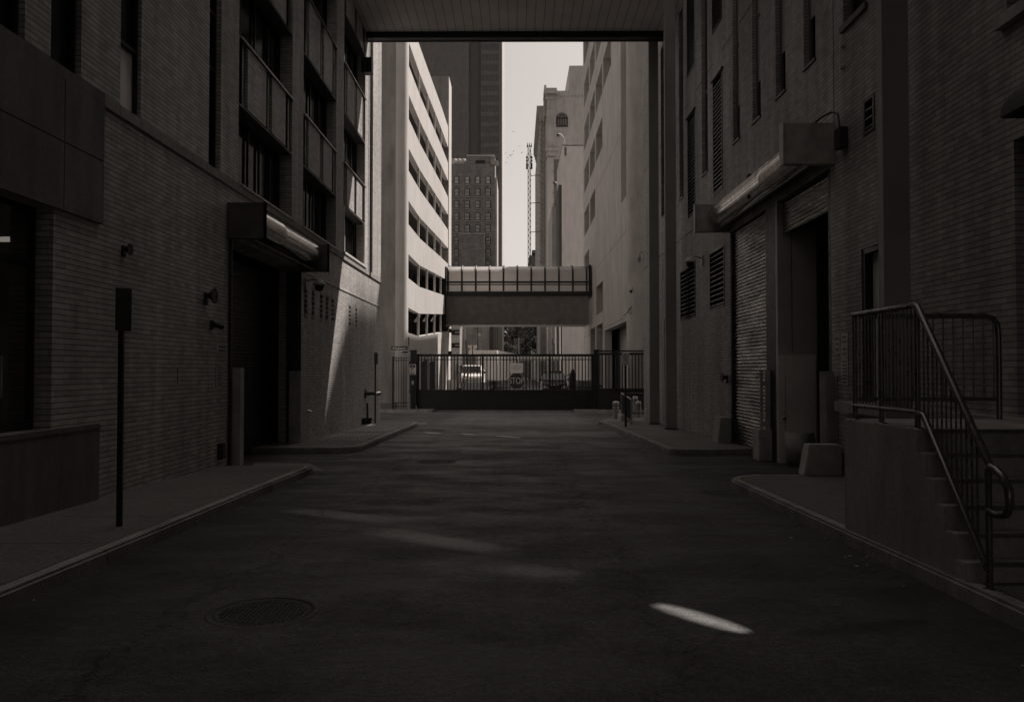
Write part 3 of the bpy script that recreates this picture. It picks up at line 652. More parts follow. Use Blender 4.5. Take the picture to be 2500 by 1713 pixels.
for (a, b_, z_) in ((18.0, 19.0, 9.68), (19.6, 20.6, 9.68), (21.6, 22.2, 9.68), (22.9, 23.8, 9.68), (24.8, 25.45, 9.68), (26.1, 28.7, 9.68), (16.4, 17.37, 9.68), (26.2, 33.6, 5.7), (22.2, 26.2, 5.72), (29.45, 33.6, 9.68), (16.3, 33.6, 13.1)):
    MB().box(XR - .006, XR, a, b_, z_, z_ + .03).build('relief_joint', M['black'], RB)
for a, b_ in slw:
    window(RB, XR + .16, 1, a, b_, 7.03, 11.2 if b_ < 20 else 13.0, M['glassd'], (9.3,), (), .09, M['steel'])
    MB().box(XR - .03, XR + .15, a - .02, b_ + .02, 6.99, 7.029).build('sill', M['frame'], RB)
window(RB, XR + .16, 1, 28.7, 29.4, 7.08, 13.2, M['glassd'], (9.3,), (), .08)
window(RB, XR + .16, 1, 12.1, 12.95, 7.06, 7.9, M['glassd'], (), (), .09, M['steel'])
MB().box(XR - .05, XR + .15, 12.05, 13.0, 6.96, 7.059).build('sill', M['steel'], RB)
window(RB, XR + .14, 1, 28.3, 28.9, 1.2, 3.4, M['glassd'], (), (), .05)
def louver(y0, y1, z0, z1, pitch, muly=(), fm='frame', sm='housing', name='louver', dep=.12):
    mb = MB(); fw = .05; xa, xb = XR - .015, XR + dep
    mb.box(xa, xb, y0, y0 + fw, z0, z1); mb.box(xa, xb, y1 - fw, y1, z0, z1); mb.box(xa, xb, y0 + fw, y1 - fw, z0, z0 + fw); mb.box(xa, xb, y0 + fw, y1 - fw, z1 - fw, z1)
    for y_ in muly: mb.box(xa, xb, y_ - .02, y_ + .02, z0 + fw, z1 - fw)
    o = mb.build(name, M[fm], RB); s = MB(); z = z0 + fw + .03
    while z < z1 - fw - pitch * .6:
        s.hexa([(XR - .005, y0 + fw, z), (XR + .08, y0 + fw, z + pitch * .45), (XR + .08, y1 - fw, z + pitch * .45), (XR - .005, y1 - fw, z)],
               [(XR - .005, y0 + fw, z + .022), (XR + .08, y0 + fw, z + pitch * .45 + .022), (XR + .08, y1 - fw, z + pitch * .45 + .022), (XR - .005, y1 - fw, z + .022)]); z += pitch
    s.build('blades', M[sm], o); MB().box(XR + dep + .02, XR + dep + .04, y0, y1, z0, z1).build('backing', M['void'], o)
louver(*big[0], .13, (24.85,)); louver(*big[1], .13)
for a, b_ in lou:
    louver(a, b_, 6.18, 9.22, .11); MB().box(XR + .0, XR + .2, a, b_, 9.22, 10.5).build('spandrel', M['column'], RB); louver(a, b_, 10.5, 13.4, .11)
    MB().box(XR - .06, XR - .001, a - .1, b_ + .05, 9.2, 9.24).build('lintel', M['frame'], RB)
louver(11.85, 12.22, 5.1, 5.63, .13, (), 'steel')
# landing door and window by the stairs
dd = MB(); dd.box(XR + .14, XR + .18, 11.46, 12.31, 1.13, 3.34); do = dd.build('landing_door', M['door'], RB)
dd = MB(); dd.box(XR + .02, XR + .2, 12.29, 12.369, 1.121, 3.42); dd.box(XR + .02, XR + .2, 11.401, 11.48, 1.121, 3.42); dd.box(XR + .02, XR + .2, 11.48, 12.29, 3.34, 3.42); dd.build('frame', M['frame'], do)
# near right: big window with sill, doorway and its hood
window(RB, XR + .3, 1, 5.0, 8.64, 5.35, 7.9, M['glassd'], (7.0,), (6.2, 7.4), .1)
MB().box(XR - .1, XR + .25, 4.9, 8.72, 5.22, 5.349).build('sill', M['retain'], RB)
MB().box(XR + .3, XR + .36, 7.0, 8.54, 1.125, 4.0).build('doorway', M['black'], RB)
# loading alcove
al = MB(); al.box(5.98, 6.1, 13.55, 16.35, -1, 4.95); al.box(XR + .8, 6.8, 13.4, 13.549, -1, 5); al.box(XR + .3, 6.1, 13.56, 16.34, 4.951, 5.05)
al.build('alcove', M['void'], RB)
rw = wall_y(16.35, .12, XR + .001, 6.6, -1, 4.95, []); rw.build('return_wall', M['alcove'], RB)
pn = MB(); pn.box(5.48, 5.488, 16.343, 16.349, 1.95, 4.9); pn.build('panel_seam', M['void'], RB)
dr = MB(); dr.box(XR + .01, XR + .128, 16.32, 16.349, gz(16.3), 1.9); dr.box(XR + .138, 5.94, 16.315, 16.349, gz(16.3), 1.9); do = dr.build('service_door', M['door'], RB)
kn = MB(); kn.lathe((5.305, 16.31, .645), [(.038, 0), (.038, -.02), (.02, -.03)], 16, 'y'); kn.build('door_knob', M['chrome'], do)
kn = MB(); kn.lathe((5.305, 16.318, .75), [(.012, 0), (.012, -.006)], 10, 'y'); kn.build('keyhole', M['void'], do)
MB().box(XR + .001, XR + .28, 16.48, 17.1, -1, 4.95).build('door_post', M['black'], RB)
MB().box(XR + .02, XR + .06, 13.55, 13.72, gz(13.5), 4.9).build('door_track', M['black'], RB)
MB().box(XR + .62, XR + .66, 14.5, 14.56, gz(13.5), 4.9).build('door_track', M['dark'], RB)
def slatdoor(y0, y1, z0, z1, x, parent):
    mb = MB(); pitch = .078; n_ = int((z1 - z0) / pitch); prof = []
    for k in range(n_):
        zb = z0 + k * pitch
        for q in range(5): a = q / 4; prof.append((x - .026 * math.sin(math.pi * a) ** .8 if 0 < q < 4 else x, zb + pitch * a * .86))
    vs = [(px_, y, z) for y in (y0, y1) for px_, z in prof]; m_ = len(prof)
    mb.add(vs, [(i, i + 1, i + 1 + m_, i + m_) for i in range(m_ - 1)], False)
    return mb.build('roller_door', M['slats'], parent)
slatdoor(17.1, 19.93, gz(19), 5.0, XR + .09, RB); slatdoor(13.72, 16.3, 4.3, 5.0, XR + .12, RB)
MB().box(XR + .12, XR + .16, 17.1, 19.95, -1, 5).build('door_backing', M['black'], RB)
MB().box(XR + .01, XR + .1, 19.89, 19.949, -.4, 4.9).build('door_track', M['dark'], RB)
drum('roller_shutter_housing', 'long ribbed roller drum with square end boxes above the right roller doors', 4.92, 5.33, .27, 13.4, 20.0, XR, 4.37, 4.96, 5.64, (16.7,), 'guard')
rb = MB()
for k in range(11):
    a = R(100 + k * 9); rb.tube([(4.92 + .272 * math.cos(a), 13.5, 5.33 + .272 * math.sin(a)), (4.92 + .272 * math.cos(a), 19.9, 5.33 + .272 * math.sin(a))], .006, 5)
# (ribs are part of the drum)
for o in bpy.data.objects:
    if o.name.startswith('roller_shutter_housing') and 'right' in o['label']: RH = o
rb.build('ribs', M['drum'], RH)
cd = MB(); pts = [(XR - .03, 13.0, 6.6)]
cd.tube([(XR - .3, 13.45, 5.66), (XR - .2, 13.35, 5.74), (XR - .1, 13.2, 5.77), (XR - .05, 13.08, 5.70), (XR - .04, 13.0, 5.35)], .018); cd.box(XR - .14, XR - .01, 12.8, 13.02, 5.1, 5.42)
tag(cd.build('conduit_box', M['dark'], bevel=.003), 'bent conduit and junction box beside the right roller drum', 'conduit')
bk = MB(); bk.tube([(XR - .05, 12.95, 6.4), (XR - .05, 12.95, 6.75)], .012); bk.box(XR - .06, XR, 12.92, 12.98, 6.38, 6.42); bk.box(XR - .06, XR, 12.92, 12.98, 6.72, 6.76); tag(bk.build('wall_hook', M['guard']), 'thin wall bracket below the small right window', 'bracket')
hood = MB(); prof = [(0, 0)] + [(.62 * math.cos(R(a)), .42 * math.sin(R(a))) for a in range(0, 91, 10)]
hood.prism([(XR - q[0], 3.98 + q[1]) for q in prof], 'y', 5.6, 7.75)
# prism in 'y' takes (x,z)
tag(hood.build('door_hood', M['black'], bevel=.01), 'black curved hood over the doorway at the right edge', 'awning')
for y_ in (18.0 + 5.2, 18 + 5.2): pass
for i, (px_, lab) in enumerate(((1659, 'leftmost'), (1706, 'middle'), (1763, 'rightmost'))):
    D = 2 * XR * 1000 / (px_ - VPX); tag(MB().box(XR - .02, XR, D - .03, D + .03, D2z(938, D), D2z(912, D)).build('wall_strip', M['guard']), lab + ' of three short pale strips in a row on the right wall', 'strip', 'pale strips on the right wall')
# protective blocks and frames at the right door
def tapered(name, label, x0, x1, y0, y1, z0, z1, tx, m, cat):
    mb = MB(); mb.hexa([(x0, y0, z0), (x1, y0, z0), (x1, y1, z0), (x0, y1, z0)], [(x0 + tx, y0 + .02, z1), (x1, y0 + .02, z1), (x1, y1, z1), (x0 + tx, y1, z1)])
    return tag(mb.build(name, M[m], bevel=.015), label, cat)
tapered('concrete_block', 'tapered concrete guard block at the near side of the right doors', 4.52, 5.12, 12.95, 13.25, gz(13) + .13, gz(13) + .13 + .49, .09, 'guard', 'concrete block')
tapered('concrete_block', 'tapered concrete guard block at the far jamb of the right roller door', 4.86, 5.19, 19.9, 20.5, gz(20) + .13, gz(20) + .13 + .62, .08, 'column', 'concrete block')
tapered('concrete_block', 'square concrete block at the middle post between the right doors', 4.93, 5.27, 16.75, 17.2, gz(17), gz(17) + .64, .0, 'guard', 'concrete block')
t = thing('door_guard', 'pale ladder-shaped steel guard frame on the middle block of the right doors', 'door guard', (5.0, 16.8, gz(17)))
zb = gz(17) + .64; mb = MB(); mb.box(4.99, 5.05, 16.85, 16.9, zb, 1.6); mb.box(5.10, 5.20, 16.85, 16.92, zb, 1.6); mb.build('upright', M['guard'], t, .003)
mb = MB()
for z_ in (zb + .06, 1.28): mb.box(5.05, 5.10, 16.86, 16.9, z_, z_ + .09)
mb.box(5.2, 5.32, 16.86, 16.9, .62, .66); mb.box(5.2, 5.32, 16.86, 16.9, 1.3, 1.37); mb.build('rung', M['guard'], t)
t = thing('door_guard', 'tall pale steel angle guard at the near jamb of the right doors', 'door guard', (5.0, 13.35, 0))
zb = gz(13.3) + .2; MB().box(4.95, 5.06, 13.42, 13.44, zb, 1.58).build('front_plate', M['guard'], t, .003); MB().box(5.06, 5.16, 13.36, 13.42, zb, 1.58).build('side_plate', M['column'], t, .003)
MB().box(5.165, 5.19, 13.3, 13.42, zb, 1.5).build('side_rail', M['column'], t, .003)
# bent sheet of metal leaning in the alcove
mb = MB(); nn = 14; vs = []
for k in range(nn + 1):
    a = k / nn; x_ = 5.2 + .66 * a; yb = 15.95 + .22 * math.sin(a * math.pi * .9) * (-1) + .25 * a
    vs += [(x_ + .03, yb, gz(16) + .0), (x_ - .01 + .02 * math.sin(a * 5), yb + .03, gz(16) + .64 - .03 * a)]
mb.add(vs, [(2 * k, 2 * k + 2, 2 * k + 3, 2 * k + 1) for k in range(nn)], True)
o = mb.build('bent_sheet', M['guard']); md = o.modifiers.new('t', 'SOLIDIFY'); md.thickness = .01
tag(o, 'dented curved metal sheet standing in front of the service door', 'metal sheet')

# ================================================================== STAIRS AND RAILINGS (right, near)
ST = thing('concrete_stairs', 'concrete steps and landing with stained side wall on the right', 'stairs', (4.2, 7, 0))
SX = 3.3
sides = MB(); nose = [(6.08, .185), (6.22, .37), (6.36, .555), (6.50, .74), (6.64, .925), (6.78, 1.11)]
prof = [(8.3, -.3), (8.3, 1.11)] + [q for (y_, z_) in reversed(nose) for q in ((y_, z_), (y_, z_ - .185))][:-1] + [(6.08, -.3)]
sides.prism(prof, 'x', SX, 5.199); sides.build('steps', M['retain'], ST, .008)
no = MB()
for (y_, z_) in nose: no.box(SX + .15, 5.19, y_ - .012, y_ + .03, z_ - .03, z_ + .004)
no.build('nosing', M['walk'], ST)
MB().box(4.98, 5.198, 8.301, 12.9, .96, 1.11).build('landing_ledge', M['retain'], ST)
RX = SX + .06; RT = 2.15; BT = 1.25
RLg = thing('stair_railing', 'steel pipe railing with close vertical bars beside the concrete stairs', 'railing', (RX, 7, 1.1))
mb = MB(); mb.tube([(RX, 8.2, RT), (RX, 7.5, RT), (RX, 6.93, RT), (RX, 6.88, RT - .02), (RX, 5.85, .91)], .028, 10); mb.build('handrail', M['rail'], RLg)
mb = MB(); mb.tube([(RX, 5.86, .915), (RX, 5.78, .90), (RX, 5.70, .86), (RX, 5.64, .78), (RX, 5.63, .68), (RX, 5.67, .61), (RX, 5.76, .59), (RX, 5.87, .60)], .03, 10); mb.build('return_loop', M['rail'], RLg)
mb = MB(); mb.tube([(RX, 8.2, BT), (RX, 6.90, BT), (RX, 6.80, BT - .02), (RX, 5.9, .18)], .025, 10); mb.build('bottom_rail', M['rail'], RLg)
for (y_, z0, z1) in ((8.17, 1.1, RT), (7.58, 1.1, RT), (6.9, 1.1, RT), (5.88, gz(6) + .12, .9)):
    mb = MB(); mb.tube([(RX, y_, z0), (RX, y_, z1)], .024, 10); mb.lathe((RX, y_, z0), [(.06, 0), (.06, .012), (.03, .02)], 12); mb.build('post', M['rail'], RLg)
y_ = 8.12; n_ = 0
while y_ > 5.95:
    if y_ > 6.85: zt, zb = RT, BT
    else: f_ = (6.88 - y_) / 1.03; zt = RT - .02 - f_ * 1.22; zb = BT - .02 - max(0, (6.80 - y_)) / .9 * 1.05
    mb = MB(); mb.tube([(RX, y_, zb), (RX, y_, zt)], .0075, 6); mb.build('baluster', M['rail'], RLg); y_ -= .07
RL2 = thing('landing_railing', 'pipe railing with rounded corner across the end of the landing', 'railing', (4, 8.2, 1.1))
mb = MB(); mb.tube([(RX + .05, 8.21, RT - .01), (4.68, 8.21, RT - .01), (4.76, 8.21, RT - .035), (4.80, 8.21, RT - .09), (4.81, 8.21, RT - .2), (4.81, 8.21, 1.1)], .028, 10); mb.build('frame_pipe', M['rail'], RL2)
MB().tube([(RX, 8.21, 1.31), (4.8, 8.21, 1.31)], .02, 8).build('bottom_rail', M['rail'], RL2)
x_ = RX + .1
while x_ < 4.76:
    MB().tube([(x_, 8.21, 1.31), (x_, 8.21, RT - .02)], .008, 6).build('baluster', M['rail'], RL2); x_ += .1

# ================================================================== THINGS ON THE FAR RIGHT PAVEMENT
y_ = 27.2; z_ = gz(y_) + .13; x_ = D2x(1527, y_)
t = thing('no_stopping_sign', 'no stopping sign with double arrow on a dark post at the right kerb', 'sign', (x_, y_, z_))
MB().box(x_ - .033, x_ + .033, y_, y_ + .05, z_, D2z(864, y_)).build('post', M['black'], t)
zs0, zs1 = D2z(891, y_), D2z(861.5, y_); MB().box(x_ - .12, x_ + .12, y_ - .012, y_ - .002, zs0, zs1).build('sign_panel', M['signw'], t, .004)
rot = (R(90), 0, 0)
for k, s_ in enumerate(('NO', 'STOPPING', 'ANY', 'TIME')):
    text('lettering', s_, .062 if k != 1 else .046, M['letterk'], (x_, y_ - .015, zs1 - .05 - k * .068), rot, t, bold=.001)
mb = MB(); zc = zs0 + .05; mb.box(x_ - .07, x_ + .07, y_ - .015, y_ - .013, zc - .008, zc + .008)
for s_ in (-1, 1): mb.add([(x_ + s_ * .1, y_ - .014, zc), (x_ + s_ * .06, y_ - .014, zc + .022), (x_ + s_ * .06, y_ - .014, zc - .022)], [(0, 1, 2)])
mb.build('arrow', M['letterk'], t)
def bollard(px_, pb, pt, D, lab, half):
    x_ = D2x(px_, D); zb, zt = D2z(pb, D), D2z(pt, D); r = half / F * D
    t = thing('bollard', lab, 'bollard', (x_, D, zb), 'concrete filled bollards by the gate')
    MB().lathe((x_, D, zb - .1), [(r * 1.03, 0), (r, zt - zb - .14 + .1)], 24).build('post', M['pole'], t)
    MB().lathe((x_, D, zt), [(r * .96, -.14), (r * 1.04, -.13), (r * 1.04, -.05), (r * .8, -.01), (r * .2, .01)], 24).build('cap', M['guard'], t)
    MB().lathe((x_, D, zt), [(r * 1.05, -.19), (r * 1.05, -.175)], 24).build('band', M['dark'], t)
bollard(1503, 1024, 979, 35.0, 'stout bollard standing alone left of the sign post', 8)
bollard(1550, 1012, 967, 38.0, 'taller of the two bollards behind the rounded rail', 7)
bollard(1558, 1013, 979, 36.8, 'shorter of the two bollards behind the rounded rail', 7)
t = thing('pavement_railing', 'low metal panel railing on a concrete footing behind the sign post', 'railing', (4.2, 31.5, gz(31)))
a0, a1 = (D2x(1517, 33), 33.0), (D2x(1541, 28.6), 28.6)
zt0, zt1 = D2z(959, 33), D2z(975, 28.6); zb0, zb1 = D2z(1007, 33), D2z(1028, 28.6)
mb = MB(); mb.tube([(a0[0] , a0[1], zt0), (a1[0], a1[1], zt1)], .03); mb.tube([(a0[0], a0[1], zb0), (a1[0], a1[1], zb1)], .03); mb.tube([(a0[0], a0[1], zt0), (a0[0], a0[1], gz(33))], .03); mb.tube([(a1[0], a1[1], zt1), (a1[0], a1[1], gz(28.6) + .1)], .03); mb.build('rail', M['pole'], t)
mb = MB()
for k in range(1, 16):
    f_ = k / 16; p0 = Vector((a0[0], a0[1], zt0)).lerp(Vector((a1[0], a1[1], zt1)), f_); p1 = Vector((a0[0], a0[1], zb0)).lerp(Vector((a1[0], a1[1], zb1)), f_); mb.tube([p0, p1], .03, 4)
mb.build('bars', M['dark'], t)
MB().box(a0[0] - .12, a0[0] + .22, 32.2, 33.3, gz(33) - .1, gz(33) + .33).build('footing', M['guard'], t, .02)
D = 36.0; t = thing('rounded_railing', 'dark railing with rounded corner in front of two bollards', 'railing', (5, D, gz(D)))
xa, xb = D2x(1528, D), D2x(1576, D); zt, zb = D2z(960, D), D2z(1016, D)
MB().tube([(xa, D, zt), (xb - .15, D, zt), (xb - .05, D, zt - .04), (xb, D, zt - .14), (xb, D, zb)], .035).build('frame_pipe', M['dark'], t)
mb = MB(); mb.tube([(xa, D, D2z(1008, D)), (xb, D, D2z(1008, D))], .025)
for k in range(1, 9): mb.tube([(xa + (xb - xa) * k / 9, D, D2z(1008, D)), (xa + (xb - xa) * k / 9, D, zt)], .009, 5)
mb.build('bars', M['dark'], t)
# brick pier with paper notice at the gate's right end
D = 40.0; t = thing('brick_pier', 'pale brick pier at the right end of the gate', 'pier', (D2x(1582, D), D, gz(D)))
MB().box(D2x(1575.5, D), D2x(1590, D), D, D + .4, gz(D) - .1, D2z(856, D)).build('shaft', M['garageR'], t)
MB().box(D2x(1575, D), D2x(1590, D), D - .03, D - .001, D2z(880, D), D2z(858, D)).build('notice', M['signw'], t, .005)
aw = MB(); D = 43.0; aw.lathe((D2x(1588, D), D, D2z(857, D)), [(.40, 0), (.38, .15), (.28, .3), (.1, .38)], 24); tag(aw.build('awning_dome', M['black']), 'black rounded hood above the gate pier', 'awning')

# ================================================================== GATE
GY = 45.7
def gx(px_): return D2x(px_, GY)
def gzz(py_): return D2z(py_, GY)
GT = thing('sliding_gate', 'wide black sliding gate with bars above a solid panel across the alley', 'gate', (0, GY, gz(GY)))
MB().box(gx(1017), gx(1450), GY - .02, GY + .02, gzz(998.5), gzz(955)).build('solid_panel', M['blackm'], GT, .004)
mb = MB(); mb.box(gx(1017), gx(1450), GY - .06, GY + .06, gzz(870), gzz(864)); mb.box(gx(1017), gx(1450), GY - .06, GY + .06, gzz(957), gzz(951)); mb.box(gx(1017), gx(1450), GY - .05, GY + .05, gzz(1001), gzz(997)); mb.build('rail', M['blackm'], GT, .004)
MB().box(gx(1017), gx(1450), GY + .03, GY + .055, gzz(878.5), gzz(876.5)).build('thin_rail', M['blackm'], GT)
for px_ in (1021, 1178.5, 1342, 1446): MB().box(gx(px_ - 2.6), gx(px_ + 2.6), GY - .07, GY - .061 + .14, gzz(1001), gzz(863.5)).build('gate_post', M['blackm'], GT, .004)
px_ = 1029
while px_ < 1443:
    if min(abs(px_ - q) for q in (1178.5, 1342)) > 4: MB().box(gx(px_ - 1.15), gx(px_ + 1.15), GY - .025, GY + .025, gzz(952), gzz(869)).build('bar', M['blackm'], GT)
    px_ += 8.0
# roller wheel under the gate
mb = MB(); mb.lathe((gx(1062), GY - .1, gzz(1003)), [(.09, 0), (.09, .06)], 14, 'y'); mb.build('gate_wheel', M['blackm'], GT)
# left pillar
GP = thing('gate_pillar', 'black square steel pillar at the left end of the gate', 'pillar', (gx(1012), GY - .3, gz(GY)))
MB().box(gx(1004.5), gx(1018), GY - .45, GY - .12, gz(GY) - .1, gzz(858)).build('shaft', M['blackm'], GP, .006); MB().box(gx(1003.5), gx(1019), GY - .48, GY - .1, gzz(860), gzz(854.5)).build('cap', M['blackm'], GP, .006)
MB().box(gx(1018), gx(1019.6), GY - .5, GY - .46, gzz(996), gzz(988)).build('marker', M['pale'], GP)
kp = MB(); kp.box(gx(1006), gx(1013), GY - .50, GY - .451, gzz(938.5), gzz(929)); tag(kp.build('keypad', M['guard'], bevel=.004), 'grey keypad box on the left gate pillar', 'keypad')
RP = thing('gate_pillar', 'black square steel pillar between the sliding gate and the right fence panel', 'pillar', (gx(1454), GY - .3, gz(GY)))
MB().box(gx(1448.5), gx(1459.5), GY - .40, GY - .1, gz(GY) - .3, gzz(856)).build('shaft', M['blackm'], RP, .006); MB().box(gx(1447.8), gx(1460.2), GY - .42, GY - .09, gzz(857), gzz(853.5)).build('cap', M['blackm'], RP, .004)
t = thing('parking_notice', 'white no trespassing notice with camera symbol on the left gate pillar', 'sign', (gx(1010), GY - .5, 2))
zt, zb = gzz(889), gzz(914); xa, xb = gx(1001.8), gx(1018)
MB().box(xa, xb, GY - .475, GY - .458, zb, zt).build('sign_panel', M['signw'], t, .006)
mb = MB(); mb.box(xa + .04, xb - .04, GY - .48, GY - .476, zt - .15, zt - .04); mb.box(xa + .025, xb - .025, GY - .48, GY - .476, zt - .19, zt - .165)
mb.add([(xa + .15, GY - .479, zt - .24), (xa + .25, GY - .479, zt - .22), (xa + .24, GY - .479, zt - .28), (xa + .17, GY - .479, zt - .30)], [(0, 1, 2, 3)])
for k in range(3): mb.box(xa + .06 + .01 * (k % 2), xb - .06, GY - .48, GY - .476, zt - .36 - k * .035, zt - .352 - k * .035)
mb.box(xa + .05, xb - .05, GY - .48, GY - .476, zb + .035, zb + .08); mb.build('lettering', M['letterk'], t)
text('title', 'NO', .075, M['letterw'], ((xa + xb) / 2, GY - .482, zt - .095), rot, t)
# STOP sign and notice on the gate
t = thing('stop_sign', 'dark octagonal STOP sign with pale outline mounted on the gate', 'sign', (gx(1261), GY - .1, 1))
cx_, cz_, r_ = gx(1261), gzz(929.8), (gx(1281.2) - gx(1241)) / 2 / math.cos(R(22.5))
o8 = lambda r: [(cx_ + r * math.cos(R(22.5 + 45 * k)), cz_ + r * math.sin(R(22.5 + 45 * k))) for k in range(8)]
MB().prism(o8(r_), 'y', GY - .095, GY - .075).build('border', M['letter'], t); MB().prism(o8(r_ * .955), 'y', GY - .10, GY - .096).build('sign_face', M['signr'], t)
text('lettering', 'STOP', .40, M['letter'], (cx_, GY - .104, cz_), rot, t, bold=-.002).scale = (.86, 1.25, 1)
t = thing('gate_notice', 'pale rectangular notice board above the STOP sign on the gate', 'sign', (gx(1261), GY - .1, 2))
xa, xb, zb, zt = gx(1245.2), gx(1277), gzz(910), gzz(886.2)
MB().box(xa, xb, GY - .09, GY - .075, zb, zt).build('sign_panel', M['signw'], t, .006)
mb = MB(); H = zt - zb; W = xb - xa
for (a, ww) in ((.25, .25), (.32, .70), (.48, .88), (.56, .55), (.72, .45)):
    nseg = int(ww * 22)
    for k in range(nseg):
        if random.random() < .12: continue
        xs_ = (xa + xb) / 2 - ww * W / 2 + k * ww * W / nseg; mb.box(xs_, xs_ + ww * W / nseg * .75, GY - .094, GY - .091, zt - H * a - .009, zt - H * a + .009)
mb.build('lettering', M['letterk'], t)
# right fixed panel
GY2 = 44.35
def gx2(q): return D2x(q, GY2)
def gzz2(q): return D2z(q, GY2)
RG = thing('fence_panel', 'black barred fence panel right of the gate pillar', 'fence', (gx2(1515), GY2, gz(GY2)))
mb = MB(); mb.box(gx2(1460), gx2(1575), GY2 - .03, GY2 + .03, gzz2(858.5), gzz2(855)); mb.box(gx2(1460), gx2(1575), GY2 - .04, GY2 + .04, gzz2(866.5), gzz2(861)); mb.box(gx2(1460), gx2(1575), GY2 - .05, GY2 + .05, gzz2(954), gzz2(947.5)); mb.build('rail', M['blackm'], RG, .003)
MB().box(gx2(1460), gx2(1575), GY2 - .02, GY2 + .02, gzz2(1000), gzz2(954)).build('solid_panel', M['blackm'], RG)
px_ = 1462.5
while px_ < 1574: MB().box(gx2(px_ - 1.25), gx2(px_ + 1.25), GY2 - .025, GY2 + .025, gzz2(948), gzz2(866)).build('bar', M['blackm'], RG); px_ += 8.05
MB().box(gx2(1502), gx2(1507), GY2 - .05, GY2 + .05, gzz2(1000), gzz2(860)).build('post', M['blackm'], RG)
# small left fence
FY = 44.9
LF = thing('iron_fence', 'narrow black picket fence between the garage wall and the gate pillar', 'fence', (D2x(980, FY), FY, gz(FY)))
fx = lambda q: D2x(q, FY); fz = lambda q: D2z(q, FY)
MB().box(fx(957.5), fx(962), FY - .05, FY + .05, gz(FY), fz(870)).build('post', M['blackm'], LF, .004)
mb = MB()
for q in (873, 879.5, 983, 991.5): mb.box(fx(960), fx(1005), FY - .02, FY + .02, fz(q + .9), fz(q - .9))
mb.build('rail', M['blackm'], LF)
for k in range(7): MB().box(fx(967.2 + k * 6.1 - .7), fx(967.2 + k * 6.1 + .7), FY - .015, FY + .015, fz(996), fz(873)).build('picket', M['blackm'], LF)
# street name sign
HY = 43.8
t = thing('street_name_sign', 'dark street name sign reading Hickory on a grey pole by the gate', 'sign', (D2x(999, HY), HY, gz(HY)))
hx = lambda q: D2x(q, HY); hz = lambda q: D2z(q, HY)
MB().tube([(hx(998.9), HY, gz(HY)), (hx(997.5), HY, hz(842))], .042, 10).build('pole', M['pole'], t); MB().tube([(hx(997.5), HY, hz(842)), (hx(997.5), HY, hz(823))], .036, 8).build('pole_top', M['dark'], t)
MB().box(hx(955), hx(995.5), HY - .055, HY - .045, hz(855.2), hz(845)).build('sign_panel', M['signd'], t, .004)
MB().box(hx(955), hx(995.8), HY - .058, HY - .054, hz(856.4), hz(855.4)).build('edge', M['signw'], t)
text('lettering', 'Hickory', .20, M['letterw'], (hx(974.2), HY - .06, hz(850)), rot, t, bold=.001); text('prefix', 'E', .10, M['letter'], (hx(957.8), HY - .06, hz(850.4)), rot, t); text('suffix', 'ST', .08, M['letter'], (hx(990.6), HY - .06, hz(850)), rot, t)
MB().box(hx(981.5), hx(996), HY + .05, HY + .06, hz(861), hz(856.8)).build('cross_sign', M['black'], t)

# ================================================================== LEFT GARAGE (sunlit)
GL = thing('parking_garage', 'sunlit concrete parking garage on the left with rows of open bays', 'garage', (-12, 58, 0))
stD = [47.0, 52.0, 56.1, 60.2, 64.2, 69.4]; stx = [-6.25, -6.21, -6.12, -6.02, -5.93, -5.86]
levels = [(3.74, 5.18, 1.15), (6.89, 8.27, .92), (10.0, 11.34, .6), (13.1, 14.4, .4), (16.1, 17.5, .2), (19.18, 20.53, .03)]
def lz(z, rise, D): return z + rise * max(0, (D - 52) / 17.4)
GTOP = 22.3
mb = MB(); TH = .35
def face_seg(mb, i, j, zb, zt, th=TH, inset=0.0):
    """one curved-facade piece between stations, zb/zt = (at i, at j)"""
    xa, ya, xb, yb = stx[i] - inset, stD[i], stx[j] - inset, stD[j]
    mb.hexa([(xa, ya, zb[0]), (xb, yb, zb[1]), (xb - th, yb, zb[1]), (xa - th, ya, zb[0])], [(xa, ya, zt[0]), (xb, yb, zt[1]), (xb - th, yb, zt[1]), (xa - th, ya, zt[0])])
bands = []
for k in range(len(levels) + 1):
    lo = (lambda D, k=k: lz(levels[k - 1][1], levels[k - 1][2], D)) if k else (lambda D: -1.2)
    hi = (lambda D, k=k: lz(levels[k][0], levels[k][2], D)) if k < len(levels) else (lambda D: GTOP)
    for i in range(5): face_seg(mb, i, i + 1, (lo(stD[i]), lo(stD[i + 1])), (hi(stD[i]), hi(stD[i + 1])))
# ground level openings (seen through the bars) are cut as dark panels set in; rounded corner
mb.build('wall', M['garage'], GL)
cr = MB(); rr = .6; cxx, cyy = -6.25 - rr, 46.4 + rr - .0; pts = []
pc = [(-6.25, 47.0)] + arc(cxx, 46.6, rr, 0, -90, 10)
for (xa, ya), (xb, yb) in zip(pc, pc[1:]):
    cr.add([(xa, ya, -1.2), (xb, yb, -1.2), (xb, yb, GTOP), (xa, ya, GTOP)], [(0, 1, 2, 3)], True)
cr.add([(-6.25, 47, -1.2), (-7.2, 47, -1.2), (-7.2, 47, GTOP), (-6.25, 47, GTOP)], [(0, 1, 2, 3)]); cr.build('rounded_corner', M['garage'], GL)
MB().box(-30, cxx, 46.0, 46.5, -1.2, GTOP).build('front_wall', M['garageShade'], GL)
plb = MB(); plb.box(-30, -6.75, 45.94, 45.999, -1.2, -.25); plb.build('plinth', M['plate'], GL)
